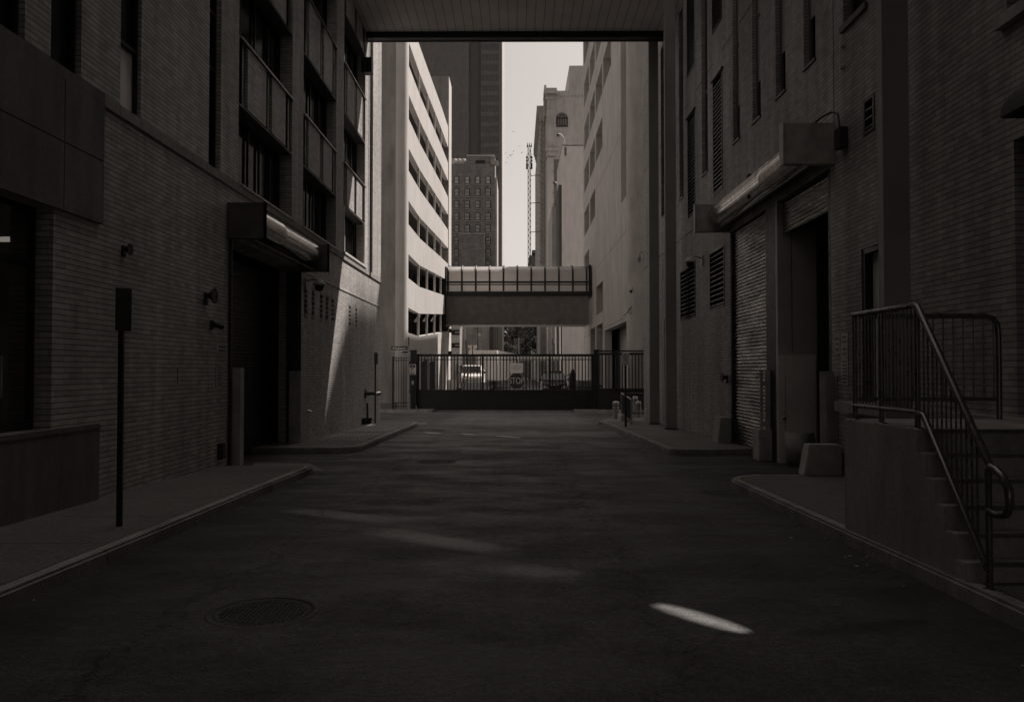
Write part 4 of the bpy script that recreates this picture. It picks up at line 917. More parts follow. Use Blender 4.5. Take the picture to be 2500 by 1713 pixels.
for k in range(len(levels)):   # fins between bays, floor slabs, inner wall
    z0, z1, rs = levels[k]
    for i in range(1, 5):
        D = stD[i]; MB().box(stx[i] - .14, stx[i] - .006, D - .05, D + .07, lz(z0, rs, D) - .05, lz(z1, rs, D) + .05).build('mullion', M['garage'], GL)
    fl = MB(); fl.hexa([(-6.6, 47.05, lz(z1, rs, 47)), (-6.25, 69.3, lz(z1, rs, 69.4)), (-20, 69.3, lz(z1, rs, 69.4)), (-20, 47.05, lz(z1, rs, 47))], [(-6.6, 47.05, lz(z1, rs, 47) + .3), (-6.25, 69.3, lz(z1, rs, 69.4) + .3), (-20, 69.3, lz(z1, rs, 69.4) + .3), (-20, 47.05, lz(z1, rs, 47) + .3)])
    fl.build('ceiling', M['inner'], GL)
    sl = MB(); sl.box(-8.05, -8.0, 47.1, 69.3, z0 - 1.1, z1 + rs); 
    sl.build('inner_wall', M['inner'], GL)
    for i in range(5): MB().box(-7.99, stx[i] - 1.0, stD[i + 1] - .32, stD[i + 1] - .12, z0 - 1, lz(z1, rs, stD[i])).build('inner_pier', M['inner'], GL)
for i in (1, 2, 3):   # awning shades in the lowest row
    D = stD[i] + .25; z = lz(5.18, 1.15, D); mb = MB(); x0 = stx[i]
    mb.add([(x0 - .05, D, z), (x0 - .05, D + 1.5, z), (x0 - .4, D + .1, z - .5), (x0 - .4, D + 1.2, z - .5)], [(0, 1, 3, 2)]); mb.build('shade', M['pale'], GL)
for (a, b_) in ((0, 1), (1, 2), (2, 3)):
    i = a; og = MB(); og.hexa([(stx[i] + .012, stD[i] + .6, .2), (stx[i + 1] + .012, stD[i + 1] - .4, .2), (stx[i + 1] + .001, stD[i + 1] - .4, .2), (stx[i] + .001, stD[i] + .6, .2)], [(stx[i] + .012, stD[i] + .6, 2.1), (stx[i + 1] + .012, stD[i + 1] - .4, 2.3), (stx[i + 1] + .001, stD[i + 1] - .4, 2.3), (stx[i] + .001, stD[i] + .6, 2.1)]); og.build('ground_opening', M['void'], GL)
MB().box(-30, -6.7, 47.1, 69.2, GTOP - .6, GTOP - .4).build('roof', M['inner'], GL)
TW = thing('stair_tower', 'slim concrete stair tower rising behind the left garage', 'tower', (-8, 71, 0))
MB().box(-12, -5.86, 69.45, 72.2, -1.2, 26.7).build('shaft', M['garageShade'], TW)
MB().box(-5.859, -5.80, 69.46, 72.19, -1.2, 26.69).build('painted_sun_face', M['garage'], TW)  # paler concrete puts the sunlight into this side of the tower
ll = MB(); ll.lathe((-5.75, 70.2, 6.1 - 1.0), [(.14, -.3), (.16, -.1), (.1, .05)], 12); tag(ll.build('wall_lamp', M['black']), 'upper small black lamp on the pale tower edge under the walkway', 'wall lamp')
ll = MB(); ll.lathe((-5.68, 69.6, 3.1), [(.06, -.25), (.16, -.05), (.17, .1)], 12); tag(ll.build('wall_lamp', M['black']), 'lower small black lamp on the pale tower edge under the walkway', 'wall lamp')

# ================================================================== RIGHT GARAGE (shaded)
GR = thing('parking_garage', 'shaded concrete parking garage on the right with slanting rows of openings', 'garage', (14, 60, 0))
rD = [45.4, 48.2, 53.2, 58.0, 58.6, 63.5, 64.2, 68.7, 69.5, 74.4]
xg = lambda D: 6.22 if D < 50 else 6.22 - .15 * (D - 50) / 24
tops = {0: 8.0, 1: 11.95, 2: 15.9, 3: 19.85, 4: 23.75, 5: 27.7, 6: 31.6}
cols = {(53.2, 58.0): (3.5, 4, 5), (58.6, 63.5): (0, 3, 4, 5), (64.2, 68.7): (2, 3, 4, 5), (69.5, 74.4): (1, 2, 3, 4, 5, 6)}
holes = []
for (a, b_), ks in cols.items():
    for k in ks:
        zt = tops.get(k, 25.5) if k != 3.5 else None
        if zt: holes.append((a, b_, zt - 2.2, zt))
holes += [(46.0, 57.4, -1.2, 4.35), (58.7, 63.4, -1.2, 5.0), (64.4, 68.5, -1.2, 5.0), (45.45, 48.2, 11.4, 31)]
RTOP = 32.2
mbw = wall_x(6.15, .5, 45.4, 75.5, -1.2, RTOP, [h for h in holes if h[3] <= RTOP + .1])
mbw.build('wall', M['garageR'], GR)
cr = MB(); pc = [(6.15, 45.4)] + [(6.15 + .9 * (1 - math.cos(R(a))), 45.4 - .75 * math.sin(R(a))) for a in range(10, 91, 10)]
for (xa, ya), (xb, yb) in zip(pc, pc[1:]): cr.add([(xa, ya, -1.2), (xb, yb, -1.2), (xb, yb, RTOP), (xa, ya, RTOP)], [(0, 1, 2, 3)], True)
cr.build('rounded_corner', M['garageR'], GR)
MB().box(7.05, 30, 44.65, 45.15, -1.2, RTOP).build('front_wall', M['garageR'], GR)
MB().box(6.66, 30, 74.9, 75.4, -1.2, RTOP).build('end_wall', M['garageR'], GR)
MB().box(6.66, 30, 45.2, 74.8, RTOP - .5, RTOP - .2).build('roof', M['inner2'], GR)
MB().box(6.45, 6.55, 45.41, 48.19, 11.4, RTOP).build('notch_back', M['garageR'], GR)
mb = MB()
for k, zt in tops.items(): mb.box(6.66, 14, 49, 74.8, zt, zt + .3)
mb.build('ceiling', M['inner2'], GR)
MB().box(7.3, 7.4, 45.6, 58, -1.2, 5).build('entry_wall', M['garageR'], GR)
iw = MB(); iw.box(8.6, 8.7, 45.6, 74.8, -1.2, RTOP - .5)
for q in (53.1, 58.3, 63.8, 69.0, 74.5): iw.box(6.66, 8.6, q, q + .3, 5, RTOP - .6)
iw.build('inner_wall', M['inner2'], GR)
jj = MB()
for (za) in (2.95 + 1.6, 9.4, 15.5, 24.5): jj.hexa([(6.149, 45.45, za), (6.149, 75.4, za), (6.145, 75.4, za), (6.145, 45.45, za)], [(6.149, 45.45, za + .03), (6.149, 75.4, za + .03), (6.145, 75.4, za + .03), (6.145, 45.45, za + .03)])
jj.build('panel_joint', M['inner2'], GR)
# cameras on the right garage corner
t = thing('dome_camera', 'large dome camera hanging from a short arm near the right brick wall end', 'security camera', (D2x(1562, 33), 33, 6))
D = 33.8; cx_ = D2x(1561.5, D); zc = D2z(631, D)
MB().tube([(XR + .05, D, D2z(614, D)), (cx_, D, D2z(614, D)), (cx_, D, D2z(621, D))], .035).build('arm', M['pale'], t)
MB().lathe((cx_, D, zc), [(.03, .17), (.07, .14), (.10, .06), (.115, .0)], 20).build('hood', M['pole'], t); MB().lathe((cx_, D, zc), [(.09, 0), (.09, -.08), (.06, -.14), (.01, -.16)], 20).build('dome', M['guard'], t)
D = 45.3; cx_ = D2x(1539, D); t = thing('dome_camera', 'dome camera on a short mast with loose cables on the garage corner', 'security camera', (cx_, D, 5))
MB().lathe((cx_, D - .3, D2z(710, D)), [(.05, .22), (.11, .2), (.13, .02), (.12, 0)], 20).build('hood', M['pale'], t); MB().lathe((cx_, D - .3, D2z(711, D)), [(.1, 0), (.07, -.08), (.01, -.12)], 20).build('dome', M['black'], t)
MB().tube([(cx_ + .1, D - .3, D2z(706, D)), (cx_ + .1, D - .3, D2z(745, D))], .045).build('mast', M['pale'], t)
cb = MB(); zz = D2z(745, D); px0 = cx_ + .08
cb.tube([(px0, D - .3, zz), (px0 - .15, D - .32, zz - .25), (px0 - .35, D - .32, zz - .5), (px0 - .5, D - .32, zz - .62)], .02, 5); cb.tube([(px0, D - .3, zz - .05), (px0 - .25, D - .35, zz - .3), (px0 - .15, D - .35, zz - .5), (px0 + .02, D - .35, zz - .35), (px0, D - .3, zz - .1)], .016, 5); cb.build('cable', M['black'], t)

# off to the right, out of the picture: added block, its roof line shaped to shade the lower left wall
OT = thing('sun_blocker', 'tall added unseen block on the cross street beyond the right buildings', 'building', (33, 62, 0))
tt = 30.0; prof = [(21.2, -.6), (25.0, 2.9), (26.4, 3.9), (33.5, 4.3)]
pp = [(y_ + SDY * tt, z_ + SDZ * tt) for y_, z_ in prof]; pp = [(pp[0][0] - .01, 0)] + [(pp[0][0] - .005, 50)] + pp + [(pp[-1][0], 0)]
# keep the near edge clear: the wall starts where the first ray passes
MB().prism(pp, 'x', XL + tt, XL + tt + 12).build('wall', M['tower'], OT)

# ================================================================== GLAZED WALKWAY
WY = 67.0; WK = thing('glazed_walkway', 'covered walkway between the garages with curved frosted glass and corrugated base', 'walkway', (0, WY, 5))
wx = lambda q: D2x(q, WY); wz = lambda q: D2z(q, WY)
x0, x1 = wx(1089), wx(1437); mb = MB()
nr = 120
vs = []
for k in range(nr * 2 + 1):
    x_ = x0 + (x1 - x0) * k / (nr * 2); d_ = .05 if (k % 2) else 0; vs += [(x_, WY - d_, wz(792)), (x_, WY - d_, wz(722))]
mb.add(vs, [(2 * k, 2 * k + 2, 2 * k + 3, 2 * k + 1) for k in range(nr * 2)]); mb.build('corrugated_side', M['corr'], WK)
MB().box(x0, x1, WY + .01, WY + 3.5, wz(792) + .0, wz(792) + .12).build('floor', M['corr'], WK)
MB().box(x0, x1, WY - .12, WY + .0, wz(722), wz(711)).build('sill_beam', M['black'], WK)
def arcprof():
    return [(0, wz(711)), (0, wz(668))] + [(1.6 * (1 - math.cos(R(a))), wz(668) + (wz(644.5) - wz(668)) * math.sin(R(a))) for a in range(12, 91, 13)] + [(1.75, wz(644.5))]
ap = arcprof(); npn = 10; edges = [x0 + .15 + (x1 - x0 - .3) * k / npn for k in range(npn + 1)]
for k in range(npn):
    mb = MB(); a, b_ = edges[k] + .04, edges[k + 1] - .04
    vs = []
    for (dy, z_) in ap: vs += [(a, WY + dy, z_), (b_, WY + dy, z_)]
    mb.add(vs, [(2 * i, 2 * i + 1, 2 * i + 3, 2 * i + 2) for i in range(len(ap) - 1)], True); mb.build('glass_pane', M['frost'], WK)
for e in edges:
    mb = MB(); mb.tube([(e, WY + dy - .03, z_ + .02) for dy, z_ in ap], .085, 6); mb.build('rib', M['black'], WK)
mb = MB(); mb.box(x0, x1, WY - .06, WY - .0, wz(690.5), wz(686)); mb.box(x0, x1, WY - .04, WY + .0, wz(695.5), wz(693)); mb.build('rail', M['black'], WK)
MB().box(x0, x1, WY + 1.7, WY + 1.82, wz(647), wz(643.5)).build('ridge', M['pole'], WK)
mb = MB(); mb.box(x0, x1, WY + 3.4, WY + 3.5, wz(792) + .13, wz(722)); mb.build('back_side', M['corr'], WK)
mb = MB()
for k in range(90): xx = x0 + (x1 - x0) * k / 90; mb.box(xx, xx + .05, WY - .03, WY + .5, wz(795), wz(792.2))
mb.build('soffit_teeth', M['pale'], WK)
MB().box(x0 - .25, x0, WY - .1, WY + 3.5, wz(795), wz(650)).build('end_frame', M['black'], WK); MB().box(x1, x1 + .2, WY - .1, WY + 3.5, wz(722), wz(646)).build('end_frame', M['black'], WK)

# ================================================================== FAR BUILDINGS
def far_block(name, label, D, pxl, pxr, pyt, depth, m, cat='building', zb=-2):
    t = thing(name, label, cat, (D2x((pxl + pxr) / 2, D), D, 0)); MB().box(D2x(pxl, D), D2x(pxr, D), D, D + depth, zb, D2z(pyt, D)).build('wall', m, t); return t
D = 280.0
SK = thing('office_tower', 'tall brown office tower with a column of dark windows', 'tower', (D2x(1120, D), D, 0))
zt = 150
MB().box(D2x(980, D), D2x(1144, D), D, D + 50, -2, zt).build('wall', M['tower'], SK)
MB().box(D2x(1144, D) + .01, D2x(1173, D), D + 1, D + 50, -2, zt).build('dark_strip', M['tower2'], SK)
MB().box(D2x(1173, D) + .01, D2x(1223.5, D), D, D + 50, -2, zt).build('window_strip', M['tower'], SK)
MB().box(D2x(1223.6, D), D2x(1226, D), D + .5, D + 50, -2, zt).build('painted_sun_edge', M['pale'], SK)  # sun on the tower's side put in as a pale strip
for k in range(26):
    yt = 100 + k * 25.45 - 76.35 * 0
    if yt > 660: break
    a, b_ = D2x(1174.5, D), D2x(1217, D); z1, z0 = D2z(yt, D), D2z(yt + 16, D)
    wn = MB().box(a, b_, D - .05, D - .01, z0, z1).build('window', M['tower2'], SK); f_ = MB()
    for q in range(1, 5): xx = a + (b_ - a) * q / 5; f_.box(xx - .08, xx + .08, D - .12, D - .06, z0, z1)
    f_.box(a, b_, D - .14, D - .06, z1 - .25, z1); f_.build('frame', M['tower'], wn)
D = 200.0
HT = thing('brick_hotel', 'older brown brick building with a grid of small paned windows', 'building', (D2x(1150, D), D, 0))
MB().box(D2x(1060, D), D2x(1208, D), D, D + 16, -2, D2z(397, D)).build('wall', M['brickFar'], HT)
MB().box(D2x(1208, D) + .001, D2x(1213, D), D + .5, D + 16, -2, D2z(430, D)).build('corner_quoin', M['ornate'], HT)
MB().box(D2x(1198, D), D2x(1216, D), D - .7, D + 1, D2z(400, D), D2z(391, D)).build('cornice', M['stone'], HT)
MB().box(D2x(1138, D), D2x(1208, D), D + 1, D + 10, D2z(397, D), D2z(376, D)).build('penthouse', M['brickFar'], HT); MB().box(D2x(1138, D), D2x(1207, D), D + .8, D + 10, D2z(376, D), D2z(373, D)).build('parapet_cap', M['pale'], HT)
wn = MB().box(D2x(1160, D), D2x(1183.5, D), D + .9, D + .98, D2z(395.5, D), D2z(386, D)).build('window', M['glassd'], HT)
for i, px_ in enumerate((1114.5, 1140.5, 1166.2, 1191.8)):
    for k in range(8):
        yt = 428.3 + k * 29.8
        if k >= 5 and i in (1, 2): continue
        a, b_, z1, z0 = D2x(px_ - 6, D), D2x(px_ + 6, D), D2z(yt, D), D2z(yt + 19, D)
        fm = MB(); fm.box(a, b_, D - .12, D - .01, z0, z1); wn = fm.build('window', M['black'], HT)
        gl = MB(); pc_ = 2 if k == 0 else 3
        for q in range(pc_ if k else 1):
            nn = pc_ if k else 1; xa = a + .12 + (b_ - a - .24) * q / nn; xb = a + .12 + (b_ - a - .24) * (q + 1) / nn - .1
            gl.box(xa, xb, D - .16, D - .125, z0 + .15, (z0 + z1) / 2 - .06); gl.box(xa, xb, D - .16, D - .125, (z0 + z1) / 2 + .06, z1 - .15)
        gl.build('pane', M['ornwall'], wn)
        MB().box(a - .1, b_ + .1, D - .25, D - .0, z0 - .25, z0 - .02).build('sill', M['stone'], wn)
an = MB(); an.box(D2x(1122, D), D2x(1184, D), D - 3, D - .01, -2, D2z(575, D)); an.build('annex', M['brickFar'], HT); MB().box(D2x(1122, D), D2x(1184, D), D - 3.1, D - .01, D2z(575, D), D2z(573.6, D)).build('annex_cap', M['pale'], HT)
rf = MB()
for q in range(3): rf.lathe((D2x(1106 + q * 11, D), D + 4, D2z(397, D)), [(.9, 0), (.9, 1.6), (.5, 2.2)], 12)
rf.box(D2x(1100, D), D2x(1137, D), D + 2.9, D + 3, D2z(390.5, D), D2z(389.5, D))
for q in range(6): rf.box(D2x(1100 + q * 7, D), D2x(1100.8 + q * 7, D), D + 2.9, D + 3, D2z(397, D), D2z(375, D))
rf.build('roof_tanks', M['ornwall'], HT)

D = 140.0
OB = thing('ornate_building', 'stone trimmed old building with arched window and bracketed cornice', 'building', (D2x(1380, D), D, 0))
dx = lambda q: D2x(q, D); dz = lambda q: D2z(q, D)
MB().box(dx(1356), dx(1460), D, D + 30, -2, dz(217)).build('side_wall', M['ornwall'], OB)
MB().box(dx(1391), dx(1460), D + .0, D + 20, dz(217) + .01, dz(155)).build('penthouse', M['ornwall'], OB)
MB().box(dx(1336), dx(1357), D - .35, D + 30, dz(380), dz(217)).build('stone_corner', M['ornate'], OB)
MB().box(dx(1336), dx(1372), D - .06, D + 30, -2, dz(380)).build('lower_wall', M['ornwall'], OB)
for nm, items in (('cornice', ((1333, 1360, 222, 214, .9), (1328, 1362, 228, 222, 1.2), (1332, 1357, 240, 228, .6))), ('lower_cornice', ((1331, 1362, 368, 362, 1.0), (1334, 1358, 380, 368, .5))), ('string_course', ((1335, 1357, 262, 259, .45),))):
    cn = MB()
    for (a, b_, t0, t1, pr) in items: cn.box(dx(a), dx(b_), D - pr, D + 3, dz(t0), dz(t1))
    cn.build(nm, M['ornate'], OB)
for k in range(8): MB().box(dx(1333.5 + k * 2.9), dx(1335 + k * 2.9), D - .85, D - .61, dz(233), dz(228)).build('bracket', M['ornate'], OB)
qn = MB()
for k in range(9): qn.box(dx(1350), dx(1356.5 + (k % 2) * 2), D - .38, D - .02, dz(276 + k * 10), dz(276 + k * 10 - 5))
qn.build('quoin', M['ornate'], OB)
D2 = 148.0; a_, b2 = D2x(1319, D2), dx(1336) - .001
MB().box(a_, b2, D2, D2 + 40, -2, D2z(295, D2)).build('front_block', M['ornate'], OB)
cc = MB(); ex = lambda q: D2x(q, D2); ez = lambda q: D2z(q, D2)
for (a, t0, t1) in ((1311, 270, 254), (1313, 276, 270), (1315, 284, 276), (1317, 293, 284)): cc.box(ex(a), dx(1336), D2, D2 + 30, ez(t0), ez(t1))
cc.build('cornice', M['ornate'], OB); MB().box(ex(1327), dx(1336), D + 3.1, D2 - .01, ez(300), ez(226)).build('corner_block', M['ornate'], OB)
strips = MB()
for k in range(26): zc = ez(310 + k * 13); strips.box(ex(1319) - .2, ex(1322), D2 - .3, D2 - .01, zc - .25, zc + .2); strips.box(ex(1325), ex(1328), D2 - .2, D2 - .01, zc - .3, zc + .1)
strips.build('window_trim', M['pale'], OB)
# arched window
wc = (dx(1373), 0); hw = dx(1387) - dx(1373); zsp = dz(272) - hw; zb_ = dz(306.5)
def archpts(r, zb): return [(wc[0] - r, zb)] + [(wc[0] - r * math.cos(R(a)), zsp + r * math.sin(R(a))) for a in range(0, 181, 12)] + [(wc[0] + r, zb)]
MB().prism(archpts(hw, zb_), 'y', D - .14, D - .01).build('arched_window', M['black'], OB); wob = bpy.data.objects[-1] if False else None
gl = MB(); hw2 = hw * .86
for q in range(4):
    xa = wc[0] - hw2 + 2 * hw2 * q / 4 + .06; xb = wc[0] - hw2 + 2 * hw2 * (q + 1) / 4 - .06; gl.box(xa, xb, D - .18, D - .145, zb_ + .2, zsp - .1)
for a0, a1 in ((4, 56), (64, 116), (124, 176)):
    ptsA = [(wc[0] - hw2 * math.cos(R(a)), zsp + .12 + hw2 * math.sin(R(a)) * .97) for a in (a0, (a0 + a1) / 2, a1)] + [(wc[0] - hw2 * .58 * math.cos(R(a)), zsp + .12 + hw2 * .58 * math.sin(R(a))) for a in (a1, (a0 + a1) / 2, a0)]
    gl.prism(ptsA, 'y', D - .18, D - .145)
gl.prism([(wc[0] - hw2 * .45 * math.cos(R(a)), zsp + .12 + hw2 * .45 * math.sin(R(a))) for a in range(0, 181, 30)], 'y', D - .18, D - .145)
gl.build('window_pane', M['tower'], OB)
MB().box(dx(1353), dx(1373), D - .13, D - .07, -2, dz(387)).build('painted_panel', M['tower'], OB)
text('lettering', 'Li', 1.35, M['signw'], (dx(1367.5), D - .16, dz(404.5)), rot, OB); text('lettering', 't', 1.35, M['signw'], (dx(1369.5), D - .16, dz(423)), rot, OB)
dt = MB()
for k in range(9): dt.box(dx(1350.5), dx(1351.8), D - .2, D - .061, dz(418 + k * 27), dz(415.5 + k * 27))
for k in range(7): dt.box(dx(1369 + k * 8.9), dx(1370.8 + k * 8.9), D - .15, D - .01, dz(231.5), dz(230))
dt.build('wall_ties', M['dark'], OB)
SB = thing('slab_building', 'plain pale concrete slab building with a dark coping line', 'building', (D2x(1400, 110), 110, 0))
D = 110.0
MB().box(D2x(1373, D), 40, D, D + 14, -2, D2z(353, D)).build('wall', M['slab'], SB); MB().box(D2x(1372.4, D), 40, D - .1, D + 14, D2z(353, D), D2z(351.5, D)).build('coping', M['black'], SB)
MB().box(D2x(1372, D), D2x(1378, D), D - .25, D - .001, -2, D2z(354, D)).build('corner_strip', M['slab'], SB)
MB().box(D2x(1371, D) - .35, D2x(1373, D) - .01, D + .5, D + 22, -2, D2z(447, D)).build('duct', M['tower2'], SB)
MB().box(D2x(1371, D) - 1.0, D2x(1371, D) - .36, D + 6, D + 22, -2, D2z(480, D)).build('duct', M['ornwall'], SB)
MB().box(D2x(1379, D), D2x(1384, D), D - .03, D - .001, D2z(378, D), D2z(357, D)).build('stain', M['tower'], SB)
def arm_lamp(label, D, px_, py_, dirx):
    q = lambda a, b_: (D2x(px_ + a * dirx, D), D - .3, D2z(py_ + b_, D)); t = thing('arm_camera', label, 'security camera', q(0, 0))
    MB().tube([q(0, 0), q(0, -14), q(-8, -25), q(-15, -26)], .06, 6).build('arm', M['white'], t); MB().box(*[v for ab in zip(q(-2, 1), q(2, -6)) for v in ab][0:2], D - .5, D - .1, q(0, 1)[2], q(0, -6)[2]).build('base', M['white'], t)
    MB().lathe(q(-15, -22), [(.08, .25), (.2, .1), (.18, -.05), (.05, -.2)], 10).build('dome', M['dark'], t)
arm_lamp('white crooked camera arm standing on the slab building roof', 110, 1378, 351, 1)
arm_lamp('small white camera arm on the lower duct of the slab building', 125, 1364, 470, .6)
# low buildings under the walkway view
D = 112.0
LBld = thing('striped_building', 'low grey building with two dark window bands behind the gate', 'building', (D2x(1110, D), D, 0))
MB().box(D2x(1060, D), D2x(1122.5, D), D, D + 9, -2, D2z(760, D)).build('wall', M['brickMid'], LBld)
for (a, b_) in ((805, 817), (837, 848.5)):
    wn = MB().box(D2x(1090, D), D2x(1122.6, D), D - .08, D - .01, D2z(b_, D), D2z(a, D)).build('window_band', M['glassd'], LBld)
    MB().box(D2x(1111, D), D2x(1122, D), D - .1, D - .082, D2z((a + b_) / 2 + 1, D), D2z((a + b_) / 2 - 1, D)).build('blind', M['ornwall'], wn)
t = far_block('brick_warehouse', 'wide plain brick wall building behind the utility poles', 124, 1120, 1190, 770, 12, M['brickMid'])
t = far_block('grey_block', 'smooth grey block between the brick wall and the columned front', 128, 1188, 1205, 770, 12, M['tower'])
MB().box(D2x(1190, 128), D2x(1194.5, 128), 127.6, 127.99, -2, D2z(780, 128)).build('pilaster', M['slab'], t)
t = thing('columned_building', 'old building front with pale fluted columns at the far end of the street', 'building', (D2x(1215, 134), 134, 0))
MB().box(D2x(1204, 134), D2x(1227, 134), 134, 150, -2, D2z(760, 134)).build('wall', M['ornwall'], t)
for q in (1207, 1211.5, 1217.5, 1221, 1225.5): MB().lathe((D2x(q, 134), 133.2, -1), [(.16, 0), (.13, D2z(770, 134) + 1)], 10).build('column', M['pale'], t)
t = far_block('distant_building', 'banded building beyond the trees at the end of the street', 190, 1297, 1326, 740, 20, M['ornwall'])
for k in range(9):
    a = 798 + k * 7.2; MB().box(D2x(1306, 190), D2x(1316, 190), 189.8, 189.99, D2z(a + 3.5, 190), D2z(a, 190)).build('window', M['inner'], t)
for q in (1303, 1319): MB().box(D2x(q - .7, 190), D2x(q + .7, 190), 189.6, 189.99, -2, D2z(760, 190)).build('pilaster', M['pale'], t)
t = far_block('end_building', 'dark low building at the end of the street under the trees', 230, 1262, 1310, 842, 10, M['tower2'])
wn = MB().box(D2x(1269, 230), D2x(1278, 230), 229.8, 229.99, D2z(861, 230), D2z(849, 230)).build('window', M['ornwall'], t)
# dark silhouettes at the foot of the hoist
t = thing('distant_roofs', 'dark stepped roof silhouette left of the ornate building', 'building', (D2x(1306, 200), 200, 0))
dx2 = lambda q: D2x(q, 200); dz2 = lambda q: D2z(q, 200)
MB().box(dx2(1292), dx2(1318), 200, 215, -2, dz2(623)).build('wall', M['tower2'], t)
mb = MB(); mb.box(dx2(1299), dx2(1311), 199, 206, dz2(618), dz2(611)); mb.box(dx2(1310), dx2(1318), 200, 206, dz2(623), dz2(601)); mb.build('roof_block', M['tower2'], t)
# hoist mast
D = 139.0
MT = thing('hoist_mast', 'tall thin lattice hoist mast tied to the ornate building', 'mast', (D2x(1292.5, D), D, 0))
xa, xb = D2x(1289.2, D), D2x(1295.8, D); mb = MB(); zt, zb = D2z(352, D), 0
for x_ in (xa, xb):
    for y_ in (D, D + .46): mb.box(x_ - .045, x_ + .045, y_ - .045, y_ + .045, zb, zt)
z = zb; k = 0
while z < zt - .5:
    for y_ in (D, D + .46): mb.tube([(xa, y_, z), (xb, y_, z + .5)] if k % 2 else [(xb, y_, z), (xa, y_, z + .5)], .028, 4); mb.tube([(xa, y_, z), (xb, y_, z)], .02, 4)
    z += .5; k += 1
mb.build('lattice', M['dark'], MT)
mb = MB()
for s_ in (-1, 0, 1): mb.hexa([(D2x(1292.5 + s_ * 4.6 - 1.6, D), D - .1, zt - .2), (D2x(1292.5 + s_ * 4.6 + 1.6, D), D - .1, zt - .2), (D2x(1292.5 + s_ * 4.6 + 1.6, D), D + .5, zt - .2), (D2x(1292.5 + s_ * 4.6 - 1.6, D), D + .5, zt - .2)], [(D2x(1292.5 + s_ * 4.6 - .4, D), D + .1, zt + .5), (D2x(1292.5 + s_ * 4.6 + .4, D), D + .1, zt + .5), (D2x(1292.5 + s_ * 4.6 + .4, D), D + .3, zt + .5), (D2x(1292.5 + s_ * 4.6 - .4, D), D + .3, zt + .5)])
mb.build('crown', M['black'], MT)
for px_ in (1286.4, 1298.4):
    mb = MB()
    for (a, b_) in ((379, 384), (387, 392), (395, 410)): mb.box(D2x(px_ - 1.9, D), D2x(px_ + 1.9, D), D, D + .3, D2z(b_, D), D2z(a, D))
    mb.box(D2x(px_ - .4, D), D2x(px_ + .4, D), D + .1, D + .2, D2z(410, D), D2z(372, D)); mb.build('weight', M['black'], MT)
for q in (426, 494, 565): MB().tube([(xb, D + .2, D2z(q, D)), (D2x(1319, D2), D2 + .1, D2z(q, D2) + .1)], .06, 5).build('tie', M['dark'], MT)
# poles, lamps and signs in the far street
def pole(name, label, D, p0, p1, r, m='dark', cat='pole'):
    o = MB().tube([(D2x(p0[0], D), D, D2z(p0[1], D)), (D2x(p1[0], D), D, D2z(p1[1], D))], r, 8).build(name, M[m]); return tag(o, label, cat)
o = pole('utility_pole', 'leaning pale utility pole with cables behind the gate', 95, (1138, 905), (1133.5, 790), .09, 'pole')
MB().tube([(D2x(1134, 95), 94.9, D2z(800, 95)), (D2x(1120, 92), 92, D2z(793, 92)), (D2x(1103, 85), 85, D2z(800, 85))], .02, 4).build('cable', M['black'], o)
MB().tube([(D2x(1133, 95), 94.9, D2z(806, 95)), (D2x(1126, 93), 93, D2z(804, 93)), (D2x(1120, 90), 90, D2z(794, 90))], .02, 4).build('cable', M['black'], o)
pole('utility_pole', 'short dark pole leaning beside the pale utility pole', 93, (1141, 905), (1137, 830), .09)
pole('utility_pole', 'tall thin dark pole rising behind the walkway', 100, (1166.5, 905), (1166, 775), .07)
o = pole('traffic_signal', 'thin pole carrying two bright traffic signal heads', 110, (1168.5, 905), (1168, 818), .05, 'pole', 'traffic light')
mb = MB(); mb.box(D2x(1163.5, 110), D2x(1166.3, 110), 109.8, 110.1, D2z(820, 110), D2z(815, 110)); mb.box(D2x(1167.5, 110), D2x(1171.5, 110), 109.8, 110.1, D2z(820, 110), D2z(813.5, 110)); mb.box(D2x(1171.8, 110), D2x(1174, 110), 109.8, 110.1, D2z(822, 110), D2z(816, 110)); mb.build('signal_head', M['pale'], o)
D = 76.0; t = thing('stop_sign', 'back of an octagonal sign with blank plate above it behind the gate', 'sign', (D2x(1153.5, D), D, -.7))
MB().box(D2x(1152.7, D), D2x(1154.5, D), D - .06, D - .02, -.7, D2z(843, D)).build('post', M['black'], t); MB().box(D2x(1143, D), D2x(1164.5, D), D, D + .02, D2z(849.5, D), D2z(842, D)).build('plate', M['ornwall'], t)
c8 = (D2x(1153.6, D), D2z(860, D)); MB().prism([(c8[0] + .4 * math.cos(R(22.5 + 45 * k)), c8[1] + .4 * math.sin(R(22.5 + 45 * k))) for k in range(8)], 'y', D, D + .02).build('sign_back', M['ornwall'], t)
D = 150.0; t = thing('globe_lamp', 'street lamp with a bright white globe in front of the trees', 'street lamp', (D2x(1231, D), D, -1))
MB().tube([(D2x(1231, D), D, -1), (D2x(1231, D), D, D2z(842, D))], .06, 6).build('post', M['dark'], t); MB().lathe((D2x(1231, D), D, D2z(839.5, D)), [(.05, -.2), (.18, -.1), (.2, .0), (.15, .14), (.03, .2)], 12).build('globe', M['white'], t)
D = 150.0; t = thing('walk_signal', 'small bright pedestrian signal beside the globe lamp', 'signal', (D2x(1239, D), D, -1))
MB().tube([(D2x(1236, D), D, -1), (D2x(1236, D), D, D2z(832, D))], .05, 6).build('post', M['dark'], t); MB().box(D2x(1236.5, D), D2x(1240.5, D), D - .1, D + .1, D2z(840, D), D2z(834, D)).build('signal_head', M['pale'], t)
D = 120.0; t = thing('gantry_sign', 'pale open frame sign gantry on a post in the far street', 'sign gantry', (D2x(1267, D), D, -1))
MB().box(D2x(1265.5, D), D2x(1268, D), D, D + .15, -1, D2z(823, D)).build('post', M['pale'], t); mb = MB()
